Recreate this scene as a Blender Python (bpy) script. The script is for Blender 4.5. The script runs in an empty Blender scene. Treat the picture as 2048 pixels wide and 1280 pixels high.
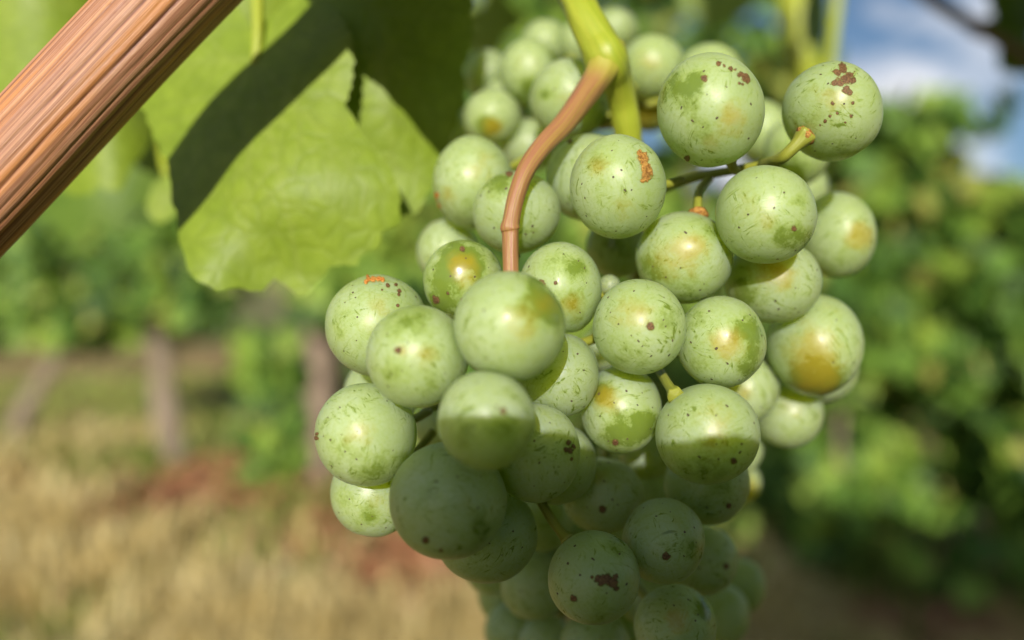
import bpy, math, random
import numpy as np
from mathutils import Vector, Matrix
from mathutils.bvhtree import BVHTree

random.seed(7)
RNG = np.random.default_rng(7)
SC = bpy.context.scene
COL = SC.collection

# ------------------------------------------------------------------ camera, sky, sun, exposure
W_PX, H_PX, FPX = 2048.0, 1280.0, 1490.0
CAM_H = 0.75
PITCH = math.radians(2.0)
CAM = np.array([0.0, 0.0, CAM_H])
RIGHT = np.array([1.0, 0.0, 0.0])
FWD = np.array([0.0, math.cos(PITCH), math.sin(PITCH)])
UP = np.array([0.0, -math.sin(PITCH), math.cos(PITCH)])

cd = bpy.data.cameras.new('camera')
cam = bpy.data.objects.new('camera', cd)
COL.objects.link(cam)
cam.location = CAM
cam.rotation_euler = (math.pi / 2 + PITCH, 0, 0)
cd.sensor_width = 36.0
cd.lens = FPX / W_PX * 36.0
cd.clip_start = 0.005
cd.clip_end = 1500
cd.dof.use_dof = True
cd.dof.focus_distance = 0.1095
cd.dof.aperture_fstop = cd.lens / 4.6          # a 4.6 mm opening
SC.camera = cam

SUN_CAM = (-0.10, 0.30, 0.95)                  # towards the sun: right, up, back
L = SUN_CAM[0] * RIGHT + SUN_CAM[1] * UP - SUN_CAM[2] * FWD
L = L / np.linalg.norm(L)
SUN_EL = math.asin(L[2])
SUN_ROT = math.atan2(L[0], L[1])

world = bpy.data.worlds.new('World')
SC.world = world
world.use_nodes = True
wt = world.node_tree
wt.nodes.clear()
wo = wt.nodes.new('ShaderNodeOutputWorld')
bg = wt.nodes.new('ShaderNodeBackground')
sky = wt.nodes.new('ShaderNodeTexSky')
sky.sky_type = 'NISHITA'
sky.sun_disc = False
sky.sun_elevation = SUN_EL
sky.sun_rotation = SUN_ROT
sky.air_density = 1.0
sky.dust_density = 0.6
sky.ozone_density = 2.5
bg.inputs['Strength'].default_value = 0.09
tcw = wt.nodes.new('ShaderNodeTexCoord')
mpw = wt.nodes.new('ShaderNodeMapping')
mpw.inputs['Location'].default_value = (1.1, 0.4, 0.5)
mpw.inputs['Scale'].default_value = (1.0, 1.0, 1.7)
nzw = wt.nodes.new('ShaderNodeTexNoise')
nzw.inputs['Scale'].default_value = 4.2
nzw.inputs['Detail'].default_value = 7
nzw.inputs['Roughness'].default_value = 0.55
rpw = wt.nodes.new('ShaderNodeValToRGB')
rpw.color_ramp.elements[0].position = 0.52
rpw.color_ramp.elements[1].position = 0.68
mxw = wt.nodes.new('ShaderNodeMix')
mxw.data_type = 'RGBA'
mxw.inputs['B'].default_value = (9.0, 9.1, 9.6, 1)
wt.links.new(tcw.outputs['Generated'], mpw.inputs['Vector'])
wt.links.new(mpw.outputs['Vector'], nzw.inputs['Vector'])
wt.links.new(nzw.outputs['Fac'], rpw.inputs['Fac'])
wt.links.new(rpw.outputs['Color'], mxw.inputs['Factor'])
wt.links.new(sky.outputs['Color'], mxw.inputs['A'])
wt.links.new(mxw.outputs['Result'], bg.inputs['Color'])
wt.links.new(bg.outputs['Background'], wo.inputs['Surface'])

sd = bpy.data.lights.new('sun', 'SUN')
sd.energy = 5.0
sd.angle = math.radians(0.53)
sd.color = (1.0, 0.94, 0.85)
sun = bpy.data.objects.new('sun', sd)
COL.objects.link(sun)
sun.rotation_euler = Vector(L).to_track_quat('Z', 'Y').to_euler()
sun.location = (-2, -8, 6)

SC.view_settings.view_transform = 'Standard'
SC.view_settings.look = 'None'
SC.view_settings.gamma = 1.0
SC.view_settings.use_curve_mapping = False
SC.view_settings.exposure = 0.22
SC.render.engine = 'CYCLES'
SC.cycles.use_denoising = True
SC.cycles.max_bounces = 8
SC.cycles.sample_clamp_indirect = 6.0

# ------------------------------------------------------------------ helpers
def P(px, py, d):
    """the point d metres out along the view axis that the photo shows at pixel (px, py)"""
    px, py, d = np.asarray(px, float), np.asarray(py, float), np.asarray(d, float)
    x = (px - W_PX / 2) / FPX * d
    y = (H_PX / 2 - py) / FPX * d
    return CAM + x[..., None] * RIGHT + y[..., None] * UP + d[..., None] * FWD

def to_px(p):
    q = p - CAM
    d = q @ FWD
    return W_PX / 2 + (q @ RIGHT) / d * FPX, H_PX / 2 - (q @ UP) / d * FPX, d

def _hash(ix, iy, iz, seed):
    h = (ix.astype(np.int64) * 374761393 + iy.astype(np.int64) * 668265263 + iz.astype(np.int64) * 2147483647 + seed * 1274126177) & 0xFFFFFFFF
    h = ((h ^ (h >> 13)) * 1274126177) & 0xFFFFFFFF
    h = h ^ (h >> 16)
    return (h & 0xFFFF) / 65535.0

def vnoise(p, seed=0):
    """value noise in 0..1 for an (n, 3) array"""
    i = np.floor(p).astype(np.int64)
    f = p - i
    f = f * f * (3 - 2 * f)
    out = 0
    for dx in (0, 1):
        for dy in (0, 1):
            for dz in (0, 1):
                w = (f[:, 0] if dx else 1 - f[:, 0]) * (f[:, 1] if dy else 1 - f[:, 1]) * (f[:, 2] if dz else 1 - f[:, 2])
                out = out + w * _hash(i[:, 0] + dx, i[:, 1] + dy, i[:, 2] + dz, seed)
    return out

def fbm(p, seed=0, oct=3):
    s, a, t = 0, 0.5, 0
    for k in range(oct):
        s = s + a * vnoise(p * 2 ** k, seed + k * 17)
        t += a
        a *= 0.5
    return s / t

def mesh_obj(name, verts, faces, mat, parent=None, smooth=True, loc=None, attrs=None):
    me = bpy.data.meshes.new(name)
    me.from_pydata([tuple(map(float, v)) for v in verts], [], [tuple(int(i) for i in f) for f in faces])
    if smooth:
        me.polygons.foreach_set('use_smooth', [True] * len(me.polygons))
    for k, vals in (attrs or {}).items():
        a = me.attributes.new(k, 'FLOAT', 'POINT')
        a.data.foreach_set('value', np.asarray(vals, np.float32))
    me.materials.append(mat)
    me.update()
    o = bpy.data.objects.new(name, me)
    COL.objects.link(o)
    if loc is not None:
        o.location = loc
    if parent is not None:
        o.parent = parent
    return o

def tag(o, label=None, cat=None, group=None, kind=None):
    if label: o['label'] = label
    if cat: o['category'] = cat
    if group: o['group'] = group
    if kind: o['kind'] = kind
    return o

def thing(name, label, cat, loc=(0, 0, 0), group=None):
    o = bpy.data.objects.new(name, None)
    o.empty_display_size = 0.02
    COL.objects.link(o)
    o.location = loc
    return tag(o, label, cat, group)

def catmull(pts, n=8):
    """smooth polyline through rows of numbers"""
    pts = np.asarray(pts, float)
    q = np.vstack([2 * pts[0] - pts[1], pts, 2 * pts[-1] - pts[-2]])
    out = []
    for i in range(1, len(q) - 2):
        for k in range(n):
            t = k / n
            a, b, c, d = q[i - 1], q[i], q[i + 1], q[i + 2]
            out.append(0.5 * (2 * b + (c - a) * t + (2 * a - 5 * b + 4 * c - d) * t * t + (3 * b - a - 3 * c + d) * t ** 3))
    out.append(pts[-1])
    return np.array(out)

def tube(path, radii, seg=16, prof=None, caps=True):
    """path (n, 3), radii (n); prof(angle, i) scales the radius. returns verts, faces, angle attr, along attr"""
    path = np.asarray(path, float)
    n = len(path)
    T = np.gradient(path, axis=0)
    T /= np.linalg.norm(T, axis=1)[:, None] + 1e-12
    ref = np.array([0.0, 1.0, 0.05])
    V, A, S = [], [], []
    s = 0.0
    for i in range(n):
        a = np.cross(T[i], ref)
        if np.linalg.norm(a) < 1e-3:
            a = np.cross(T[i], np.array([1.0, 0, 0]))
        a /= np.linalg.norm(a)
        b = np.cross(a, T[i])
        if i:
            s += np.linalg.norm(path[i] - path[i - 1])
        for k in range(seg):
            th = 2 * math.pi * k / seg
            r = radii[i] * (prof(th, i) if prof else 1.0)
            V.append(path[i] + r * (math.cos(th) * a + math.sin(th) * b))
            A.append(th)
            S.append(s)
    Fc = []
    for i in range(n - 1):
        for k in range(seg):
            k2 = (k + 1) % seg
            Fc.append((i * seg + k, (i + 1) * seg + k, (i + 1) * seg + k2, i * seg + k2))
    if caps:
        for i, flip in ((0, True), (n - 1, False)):
            c = len(V)
            V.append(path[i]); A.append(0); S.append(s if i else 0)
            for k in range(seg):
                f = (c, i * seg + k, i * seg + (k + 1) % seg)
                Fc.append(f if flip else f[::-1])
    return V, Fc, A, S

# ------------------------------------------------------------------ materials
def new_mat(name):
    m = bpy.data.materials.new(name)
    m.use_nodes = True
    nt = m.node_tree
    nt.nodes.clear()
    return m, nt

class NT:
    """small wrapper so that node graphs read in one line each"""
    def __init__(s, nt): s.nt = nt
    def n(s, typ, **kw):
        nd = s.nt.nodes.new(typ)
        for k, v in kw.items():
            setattr(nd, k, v)
        return nd
    def link(s, a, b): s.nt.links.new(a, b)
    def put(s, sock, v):
        if hasattr(v, 'is_output') or isinstance(v, bpy.types.NodeSocket): s.link(v, sock)
        else: sock.default_value = v
    def math(s, op, a, b=0.0, c=None, clamp=False):
        nd = s.n('ShaderNodeMath', operation=op, use_clamp=clamp)
        s.put(nd.inputs[0], a); s.put(nd.inputs[1], b)
        if c is not None: s.put(nd.inputs[2], c)
        return nd.outputs[0]
    def mix(s, f, a, b, blend='MIX'):
        nd = s.n('ShaderNodeMix', data_type='RGBA', blend_type=blend)
        s.put(nd.inputs['Factor'], f)
        s.put(nd.inputs['A'], a if not isinstance(a, tuple) else (*a, 1) if len(a) == 3 else a)
        s.put(nd.inputs['B'], b if not isinstance(b, tuple) else (*b, 1) if len(b) == 3 else b)
        return nd.outputs['Result']
    def step(s, v, lo, hi, a=0.0, b=1.0):
        nd = s.n('ShaderNodeMapRange', interpolation_type='SMOOTHSTEP')
        s.put(nd.inputs['Value'], v)
        nd.inputs['From Min'].default_value = lo; nd.inputs['From Max'].default_value = hi
        nd.inputs['To Min'].default_value = a; nd.inputs['To Max'].default_value = b
        return nd.outputs['Result']
    def noise(s, vec, scale, detail=3, rough=0.5, dist=0.0):
        nd = s.n('ShaderNodeTexNoise')
        if vec is not None: s.link(vec, nd.inputs['Vector'])
        nd.inputs['Scale'].default_value = scale
        nd.inputs['Detail'].default_value = detail
        nd.inputs['Roughness'].default_value = rough
        nd.inputs['Distortion'].default_value = dist
        return nd.outputs['Fac']
    def attr(s, name):
        nd = s.n('ShaderNodeAttribute', attribute_name=name)
        return nd.outputs['Fac']
    def coord(s): return s.n('ShaderNodeTexCoord').outputs['Object']
    def mapping(s, vec, loc=(0, 0, 0), rot=(0, 0, 0), scale=(1, 1, 1)):
        nd = s.n('ShaderNodeMapping')
        s.link(vec, nd.inputs['Vector'])
        nd.inputs['Location'].default_value = loc
        nd.inputs['Rotation'].default_value = rot
        nd.inputs['Scale'].default_value = scale
        return nd.outputs['Vector']
    def offset_by_object(s, vec):
        oi = s.n('ShaderNodeObjectInfo')
        c = s.n('ShaderNodeCombineXYZ')
        s.link(s.math('MULTIPLY', oi.outputs['Random'], 37.0), c.inputs[0])
        s.link(s.math('MULTIPLY', oi.outputs['Random'], 91.0), c.inputs[1])
        s.link(s.math('MULTIPLY', oi.outputs['Random'], 53.0), c.inputs[2])
        v = s.n('ShaderNodeVectorMath', operation='ADD')
        s.link(vec, v.inputs[0]); s.link(c.outputs[0], v.inputs[1])
        return v.outputs[0]
    def bump(s, h, strength=0.3, dist=0.001):
        nd = s.n('ShaderNodeBump')
        nd.inputs['Strength'].default_value = strength
        nd.inputs['Distance'].default_value = dist
        s.link(h, nd.inputs['Height'])
        return nd.outputs['Normal']
    def principled(s, color, rough=0.5, normal=None, **kw):
        nd = s.n('ShaderNodeBsdfPrincipled')
        s.put(nd.inputs['Base Color'], (*color, 1) if isinstance(color, tuple) and len(color) == 3 else color)
        s.put(nd.inputs['Roughness'], rough)
        if normal is not None: s.link(normal, nd.inputs['Normal'])
        for k, v in kw.items():
            s.put(nd.inputs[k.replace('_', ' ')], v)
        return nd.outputs[0]
    def mixsh(s, f, a, b):
        nd = s.n('ShaderNodeMixShader')
        s.put(nd.inputs[0], f); s.link(a, nd.inputs[1]); s.link(b, nd.inputs[2])
        return nd.outputs[0]
    def out(s, sh):
        o = s.n('ShaderNodeOutputMaterial')
        s.link(sh, o.inputs['Surface'])

def berry_material():
    m, nt = new_mat('grape_skin')
    g = NT(nt)
    sc = g.n('ShaderNodeVectorMath', operation='SCALE')
    g.link(g.coord(), sc.inputs[0]); sc.inputs['Scale'].default_value = 140.0
    v = g.offset_by_object(sc.outputs[0])
    oi = g.n('ShaderNodeObjectInfo')
    vr = g.n('ShaderNodeVectorRotate', rotation_type='AXIS_ANGLE')
    g.link(v, vr.inputs['Vector'])
    vr.inputs['Axis'].default_value = (0.25, 0.85, 0.45)
    g.link(g.math('MULTIPLY', oi.outputs['Random'], 6.283), vr.inputs['Angle'])
    v = vr.outputs['Vector']
    rub_a, amb_a = g.attr('rub'), g.attr('amber')
    big = g.noise(v, 1.1, 3, 0.55)
    mid = g.noise(v, 3.2, 5, 0.62, 0.4)
    fine = g.noise(v, 16.0, 3, 0.6)
    # streaks and scratches where the bloom has been wiped off
    st1 = g.noise(g.mapping(v, rot=(0.5, 0.3, 0.9), scale=(0.7, 7.0, 2.6)), 1.6, 6, 0.68, 1.0)
    st2 = g.noise(g.mapping(v, rot=(1.1, -0.6, 0.2), scale=(9.0, 0.8, 2.6)), 1.7, 6, 0.68, 0.9)
    st3 = g.noise(g.mapping(v, rot=(-0.4, 0.9, 1.9), scale=(2.2, 0.7, 10.0)), 1.8, 5, 0.66, 0.8)
    patchy = g.noise(v, 1.9, 3, 0.55, 0.3)
    streak = g.math('MAXIMUM', g.math('MULTIPLY', g.step(st1, 0.50, 0.66), g.step(big, 0.40, 0.56)), g.math('MULTIPLY', g.step(st2, 0.51, 0.68), g.step(patchy, 0.44, 0.60)))
    streak = g.math('MAXIMUM', streak, g.math('MULTIPLY', g.step(st3, 0.52, 0.68), g.step(patchy, 0.55, 0.40)))
    r0 = g.math('ADD', g.math('ADD', rub_a, g.math('MULTIPLY', amb_a, 0.30)), g.math('MULTIPLY', g.math('SUBTRACT', mid, 0.5), 1.3))
    r0 = g.math('ADD', r0, g.math('MULTIPLY', g.math('SUBTRACT', fine, 0.5), 0.5))
    rub = g.step(r0, 0.08, 0.92)
    rub = g.math('MAXIMUM', rub, g.math('MULTIPLY', streak, 1.0), clamp=True)
    am0 = g.math('ADD', amb_a, g.math('MULTIPLY', g.math('SUBTRACT', mid, 0.5), 0.9))
    am = g.math('MULTIPLY', g.step(am0, 0.2, 1.0, 0.0, 0.95), g.step(amb_a, 0.0, 0.3))
    # the thin wax
    bloom_c = g.mix(g.step(big, 0.3, 0.7), (0.198, 0.272, 0.268), (0.275, 0.352, 0.382))
    bloom_c = g.mix(g.step(fine, 0.35, 0.75, 0.0, 0.30), bloom_c, (0.11, 0.17, 0.065))
    bloom_c = g.mix(g.math('MULTIPLY', am, 0.72), bloom_c, (0.275, 0.245, 0.085))
    # the flesh under it
    flesh_c = g.mix(big, (0.40, 0.53, 0.024), (0.48, 0.59, 0.038))
    flesh_c = g.mix(g.math('MULTIPLY', am, 0.85), flesh_c, (0.42, 0.36, 0.02))
    flesh_c = g.mix(g.math('MULTIPLY', rub, 0.85), flesh_c, g.mix(am, (0.080, 0.13, 0.006), (0.23, 0.18, 0.006)))
    nrm = g.bump(g.math('ADD', g.math('MULTIPLY', fine, 0.35), g.math('MULTIPLY', rub, -0.25)), 0.22, 0.00012)
    wax = g.principled(bloom_c, 0.50, nrm, Specular_IOR_Level=0.42, Sheen_Weight=0.05, Sheen_Roughness=0.35, Sheen_Tint=(0.86, 0.95, 1.0, 1))
    flesh = g.principled(flesh_c, g.math('SUBTRACT', 0.46, g.math('MULTIPLY', rub, 0.22)), nrm, Subsurface_Weight=g.math('SUBTRACT', 1.0, g.math('MULTIPLY', rub, 0.35)),
                         Subsurface_Radius=(0.0260, 0.0280, 0.0030), Subsurface_Scale=1.0, Specular_IOR_Level=0.5)
    fac = g.math('SUBTRACT', 0.55, g.math('MULTIPLY', rub, 0.49))
    g.out(g.mixsh(fac, flesh, wax))
    return m

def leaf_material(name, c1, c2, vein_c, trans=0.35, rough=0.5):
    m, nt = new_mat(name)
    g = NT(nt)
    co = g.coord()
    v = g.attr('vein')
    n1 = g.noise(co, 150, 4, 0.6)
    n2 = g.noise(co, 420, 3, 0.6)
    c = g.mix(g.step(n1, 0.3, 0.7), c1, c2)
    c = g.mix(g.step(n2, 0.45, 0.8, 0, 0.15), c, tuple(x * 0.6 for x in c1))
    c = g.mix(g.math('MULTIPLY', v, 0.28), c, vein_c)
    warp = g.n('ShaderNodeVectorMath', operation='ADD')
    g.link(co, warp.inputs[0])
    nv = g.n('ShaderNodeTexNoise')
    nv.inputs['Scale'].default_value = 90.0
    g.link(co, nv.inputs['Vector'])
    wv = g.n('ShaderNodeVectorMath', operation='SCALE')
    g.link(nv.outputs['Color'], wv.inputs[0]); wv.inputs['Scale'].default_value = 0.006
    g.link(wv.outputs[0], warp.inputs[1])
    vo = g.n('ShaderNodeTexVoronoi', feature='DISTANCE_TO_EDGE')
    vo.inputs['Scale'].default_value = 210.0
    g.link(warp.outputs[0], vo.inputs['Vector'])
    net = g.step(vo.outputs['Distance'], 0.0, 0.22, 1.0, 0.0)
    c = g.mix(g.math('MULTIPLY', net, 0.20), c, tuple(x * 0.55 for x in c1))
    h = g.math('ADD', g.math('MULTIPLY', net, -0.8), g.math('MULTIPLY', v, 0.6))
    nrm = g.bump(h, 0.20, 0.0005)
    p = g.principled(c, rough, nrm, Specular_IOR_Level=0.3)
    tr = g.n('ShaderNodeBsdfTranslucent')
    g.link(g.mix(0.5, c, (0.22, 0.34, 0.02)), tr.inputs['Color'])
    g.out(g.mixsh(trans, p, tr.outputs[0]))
    return m

def foliage_material(name, cols, trans=0.3):
    m, nt = new_mat(name)
    g = NT(nt)
    geo = g.n('ShaderNodeNewGeometry')
    rp = g.n('ShaderNodeValToRGB')
    e = rp.color_ramp.elements
    e[0].position, e[0].color = 0.0, (*cols[0], 1)
    e[1].position, e[1].color = 1.0, (*cols[-1], 1)
    for i, c in enumerate(cols[1:-1]):
        x = e.new((i + 1) / (len(cols) - 1) if len(cols) < 5 else (0.3, 0.6, 0.90, 0.95)[i])
        x.color = (*c, 1)
    g.link(geo.outputs['Random Per Island'], rp.inputs['Fac'])
    p = g.principled(rp.outputs['Color'], 0.55, None, Specular_IOR_Level=0.4)
    tr = g.n('ShaderNodeBsdfTranslucent')
    g.link(g.mix(0.4, rp.outputs['Color'], (0.16, 0.28, 0.02)), tr.inputs['Color'])
    g.out(g.mixsh(trans, p, tr.outputs[0]))
    return m

def bark_material(name, c_hi, c_lo, c_spot, scale, stretch=8.0, bumpd=0.002):
    m, nt = new_mat(name)
    g = NT(nt)
    co = g.mapping(g.coord(), scale=(scale, scale, scale / stretch))
    n1 = g.noise(co, 1.0, 6, 0.65, 0.5)
    n2 = g.noise(g.coord(), scale * 0.4, 3)
    c = g.mix(g.step(n1, 0.32, 0.68), c_lo, c_hi)
    c = g.mix(g.step(n2, 0.55, 0.75, 0, 0.6), c, c_spot)
    g.out(g.principled(c, 0.85, g.bump(n1, 0.7, bumpd), Specular_IOR_Level=0.2))
    return m

def cane_material():
    m, nt = new_mat('cane_bark')
    g = NT(nt)
    th, s, rd = g.attr('angle'), g.attr('along'), g.attr('ridge')
    cx = g.n('ShaderNodeCombineXYZ')
    g.link(g.math('MULTIPLY', g.math('SINE', th), 3.0), cx.inputs[0])
    g.link(g.math('MULTIPLY', g.math('COSINE', th), 3.0), cx.inputs[1])
    g.link(g.math('MULTIPLY', s, 20.0), cx.inputs[2])
    v = cx.outputs[0]
    a = g.noise(g.mapping(v, scale=(3, 3, 0.12)), 2.2, 6, 0.65)
    b = g.noise(v, 1.1, 3)
    f = g.noise(g.mapping(v, scale=(9, 9, 6)), 2.0, 4, 0.6)
    c = g.mix(g.step(a, 0.3, 0.7), (0.25, 0.090, 0.045), (0.54, 0.285, 0.155))
    c = g.mix(g.step(b, 0.50, 0.64, 0, 0.7), c, (0.55, 0.22, 0.05))
    c = g.mix(g.step(f, 0.5, 0.8, 0, 0.5), c, (0.60, 0.38, 0.23))
    c = g.mix(g.step(rd, 0.1, 0.85, 0.72, 0.0), c, (0.10, 0.022, 0.012))
    g.out(g.principled(c, g.step(f, 0.3, 0.7, 0.38, 0.6), g.bump(g.math('ADD', f, a), 0.35, 0.0003), Specular_IOR_Level=0.45))
    return m

def stem_material(name, base, other, spot, streak_scale=1.0, sss=0.15, young=None):
    m, nt = new_mat(name)
    g = NT(nt)
    th, s = g.attr('angle'), g.attr('along')
    cx = g.n('ShaderNodeCombineXYZ')
    g.link(g.math('MULTIPLY', g.math('SINE', th), 2.0), cx.inputs[0])
    g.link(g.math('MULTIPLY', g.math('COSINE', th), 2.0), cx.inputs[1])
    g.link(g.math('MULTIPLY', s, 60.0), cx.inputs[2])
    a = g.noise(g.mapping(cx.outputs[0], scale=(1.3, 1.3, 0.5)), 1.3 * streak_scale, 5, 0.65, 0.6)
    f = g.noise(cx.outputs[0], 7.0, 4, 0.65)
    c = g.mix(g.step(a, 0.36, 0.68), base, other)
    c = g.mix(g.step(f, 0.58, 0.74, 0, 0.75), c, spot)
    if young:      # still green where it leaves the stalk
        c = g.mix(g.step(g.math('ADD', s, g.math('MULTIPLY', a, 0.003)), 0.0055, 0.0120, 1.0, 0.0), c, young)
    g.out(g.principled(c, 0.42, g.bump(g.math('ADD', a, g.math('MULTIPLY', f, 0.5)), 0.35, 0.0004), Subsurface_Weight=sss,
                       Subsurface_Radius=(0.002, 0.002, 0.0006), Subsurface_Scale=1.0, Specular_IOR_Level=0.45))
    return m

def simple_material(name, c1, c2, scale, rough=0.7, bumpd=0.0002):
    m, nt = new_mat(name)
    g = NT(nt)
    n = g.noise(g.coord(), scale, 5, 0.65)
    g.out(g.principled(g.mix(g.step(n, 0.35, 0.65), c1, c2), rough, g.bump(n, 0.6, bumpd), Specular_IOR_Level=0.35))
    return m

def scab_material(name, c1, c2, scale, rough=0.7, bumpd=0.0002):
    """brown corky skin that thins out towards its edge"""
    m, nt = new_mat(name)
    g = NT(nt)
    n = g.noise(g.coord(), scale, 5, 0.65)
    n2 = g.noise(g.coord(), scale * 0.35, 3, 0.6)
    c = g.mix(g.step(n, 0.35, 0.65), c1, c2)
    c = g.mix(g.step(n2, 0.5, 0.7, 0, 0.5), c, tuple(x * 0.5 for x in c1))
    p = g.principled(c, rough, g.bump(n, 0.7, bumpd), Specular_IOR_Level=0.35)
    a = g.step(g.math('ADD', g.attr('thick'), g.math('MULTIPLY', g.math('SUBTRACT', n, 0.5), 0.5)), -0.05, 0.42, 0.0, 0.95)
    g.out(g.mixsh(a, g.n('ShaderNodeBsdfTransparent').outputs[0], p))
    return m

M_BERRY = berry_material()
M_LEAF = leaf_material('vine_leaf_skin', (0.182, 0.262, 0.018), (0.228, 0.312, 0.026), (0.29, 0.345, 0.08), 0.16)
M_LEAF_DARK = leaf_material('vine_leaf_dark_skin', (0.10, 0.18, 0.02), (0.14, 0.23, 0.03), (0.24, 0.32, 0.08), 0.25)  # darker leaf skin; the shade on the top right corner leaves is put into it
M_LEAF_SHADING = leaf_material('old_leaf_skin', (0.05, 0.085, 0.014), (0.08, 0.12, 0.02), (0.14, 0.18, 0.05), 0.03)  # dark, nearly opaque skin for the added shading leaves
M_CANE = cane_material()
M_PEDUNCLE = stem_material('green_stem', (0.35, 0.39, 0.034), (0.27, 0.34, 0.022), (0.28, 0.19, 0.025))
M_PEDICEL = stem_material('pedicel_skin', (0.30, 0.33, 0.04), (0.24, 0.24, 0.03), (0.20, 0.10, 0.025))
M_BROWN = stem_material('brown_stem', (0.32, 0.135, 0.065), (0.35, 0.225, 0.05), (0.17, 0.06, 0.035), 1.0, 0.08, (0.36, 0.35, 0.04))
M_SCAR = scab_material('brown_scar', (0.085, 0.036, 0.016), (0.21, 0.105, 0.045), 3500, 0.55)
M_CORK = scab_material('cork_scab', (0.20, 0.075, 0.012), (0.52, 0.27, 0.06), 2600, 0.7, 0.0004)
M_COLLAR = simple_material('stalk_collar_cork', (0.20, 0.075, 0.012), (0.52, 0.27, 0.06), 2600, 0.7, 0.0004)
M_RUST = scab_material('orange_scab', (0.45, 0.11, 0.015), (0.62, 0.30, 0.07), 2400, 0.6, 0.0003)
M_DOT = simple_material('lenticel_dark', (0.055, 0.04, 0.02), (0.11, 0.07, 0.04), 2000, 0.6)
M_FOL = foliage_material('vine_foliage', [(0.03, 0.075, 0.012), (0.08, 0.17, 0.022), (0.15, 0.28, 0.035), (0.29, 0.41, 0.05), (0.40, 0.38, 0.09)])
M_TRUNK = bark_material('vine_bark', (0.32, 0.255, 0.18), (0.14, 0.105, 0.075), (0.22, 0.20, 0.14), 40)
M_POST = bark_material('weathered_wood', (0.33, 0.25, 0.185), (0.20, 0.145, 0.105), (0.26, 0.215, 0.16), 30, 14)
M_TWIG = bark_material('twig_bark', (0.30, 0.24, 0.18), (0.16, 0.11, 0.08), (0.24, 0.17, 0.11), 300, 6, 0.0003)

# ------------------------------------------------------------------ setting: ground, hill
ROW_A, ROW_B = np.array([-2.2, 4.8]), np.array([1.5, 2.6])     # the vine row beyond the bunch
ROW_N = np.array([0.511, 0.859])
def ground_z(x, y):
    """the slope: the alley falls away from the row towards the viewpoint"""
    d = (np.asarray(x, float) - ROW_A[0]) * ROW_N[0] + (np.asarray(y, float) - ROW_A[1]) * ROW_N[1]
    return np.where(d < 0, 0.17 * np.maximum(d, -7.0), 0.035 * np.minimum(d, 30))

def ground_material():
    m, nt = new_mat('vineyard_ground')
    g = NT(nt)
    co = g.coord()
    n0 = g.noise(co, 0.55, 4, 0.6)
    n1 = g.noise(co, 2.4, 5, 0.62)
    n2 = g.noise(co, 22, 5, 0.7)
    soil = g.mix(g.step(n2, 0.3, 0.7), (0.20, 0.095, 0.045), (0.40, 0.22, 0.11))
    straw = g.mix(g.step(n2, 0.3, 0.7), (0.40, 0.29, 0.10), (0.66, 0.49, 0.20))
    grass = g.mix(g.step(n2, 0.3, 0.7), (0.08, 0.12, 0.02), (0.20, 0.22, 0.05))
    c = g.mix(g.step(n1, 0.40, 0.60), soil, straw)
    c = g.mix(g.step(n0, 0.50, 0.62), c, grass)
    g.out(g.principled(c, 0.95, g.bump(n2, 0.8, 0.03), Specular_IOR_Level=0.1))
    return m

def build_ground():
    xs = np.concatenate([np.linspace(-300, -14, 12), np.linspace(-12, 12, 121), np.linspace(14, 300, 12)])
    ys = np.concatenate([np.linspace(-200, -7, 8), np.linspace(-6, 16, 111), np.linspace(18, 420, 18)])
    X, Y = np.meshgrid(xs, ys)
    p = np.stack([X.ravel(), Y.ravel(), np.zeros(X.size)], 1)
    near = np.clip(1 - np.abs(p[:, 0]) / 14, 0, 1) * np.clip(1 - np.abs(p[:, 1] - 4) / 12, 0, 1)
    p[:, 2] = (fbm(p * 1.7, 3) - 0.5) * 0.12 * np.minimum(near * 3, 1) + ground_z(p[:, 0], p[:, 1])
    nx = len(xs)
    Fc = [(j * nx + i, j * nx + i + 1, (j + 1) * nx + i + 1, (j + 1) * nx + i) for j in range(len(ys) - 1) for i in range(nx - 1)]
    tag(mesh_obj('ground', p, Fc, ground_material()), kind='structure')

def build_hill():
    xs = np.linspace(-260, 260, 60)
    ys = np.linspace(55, 330, 24)
    X, Y = np.meshgrid(xs, ys)
    p = np.stack([X.ravel(), Y.ravel(), np.zeros(X.size)], 1)
    t = np.clip((p[:, 1] - 55) / 160, 0, 1)
    p[:, 2] = 0.6 + t * t * (3 - 2 * t) * 24 * (0.6 + 0.8 * fbm(p * 0.014, 9))
    nx = len(xs)
    Fc = [(j * nx + i, j * nx + i + 1, (j + 1) * nx + i + 1, (j + 1) * nx + i) for j in range(len(ys) - 1) for i in range(nx - 1)]
    tag(mesh_obj('hill', p, Fc, simple_material('hill_grass', (0.09, 0.12, 0.03), (0.24, 0.21, 0.08), 0.12, 0.95, 0.2)), kind='structure')

build_ground()
build_hill()

# ------------------------------------------------------------------ background vines
def row_y(x):
    t = (x - ROW_A[0]) / (ROW_B[0] - ROW_A[0])
    return ROW_A[1] + t * (ROW_B[1] - ROW_A[1])

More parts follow.
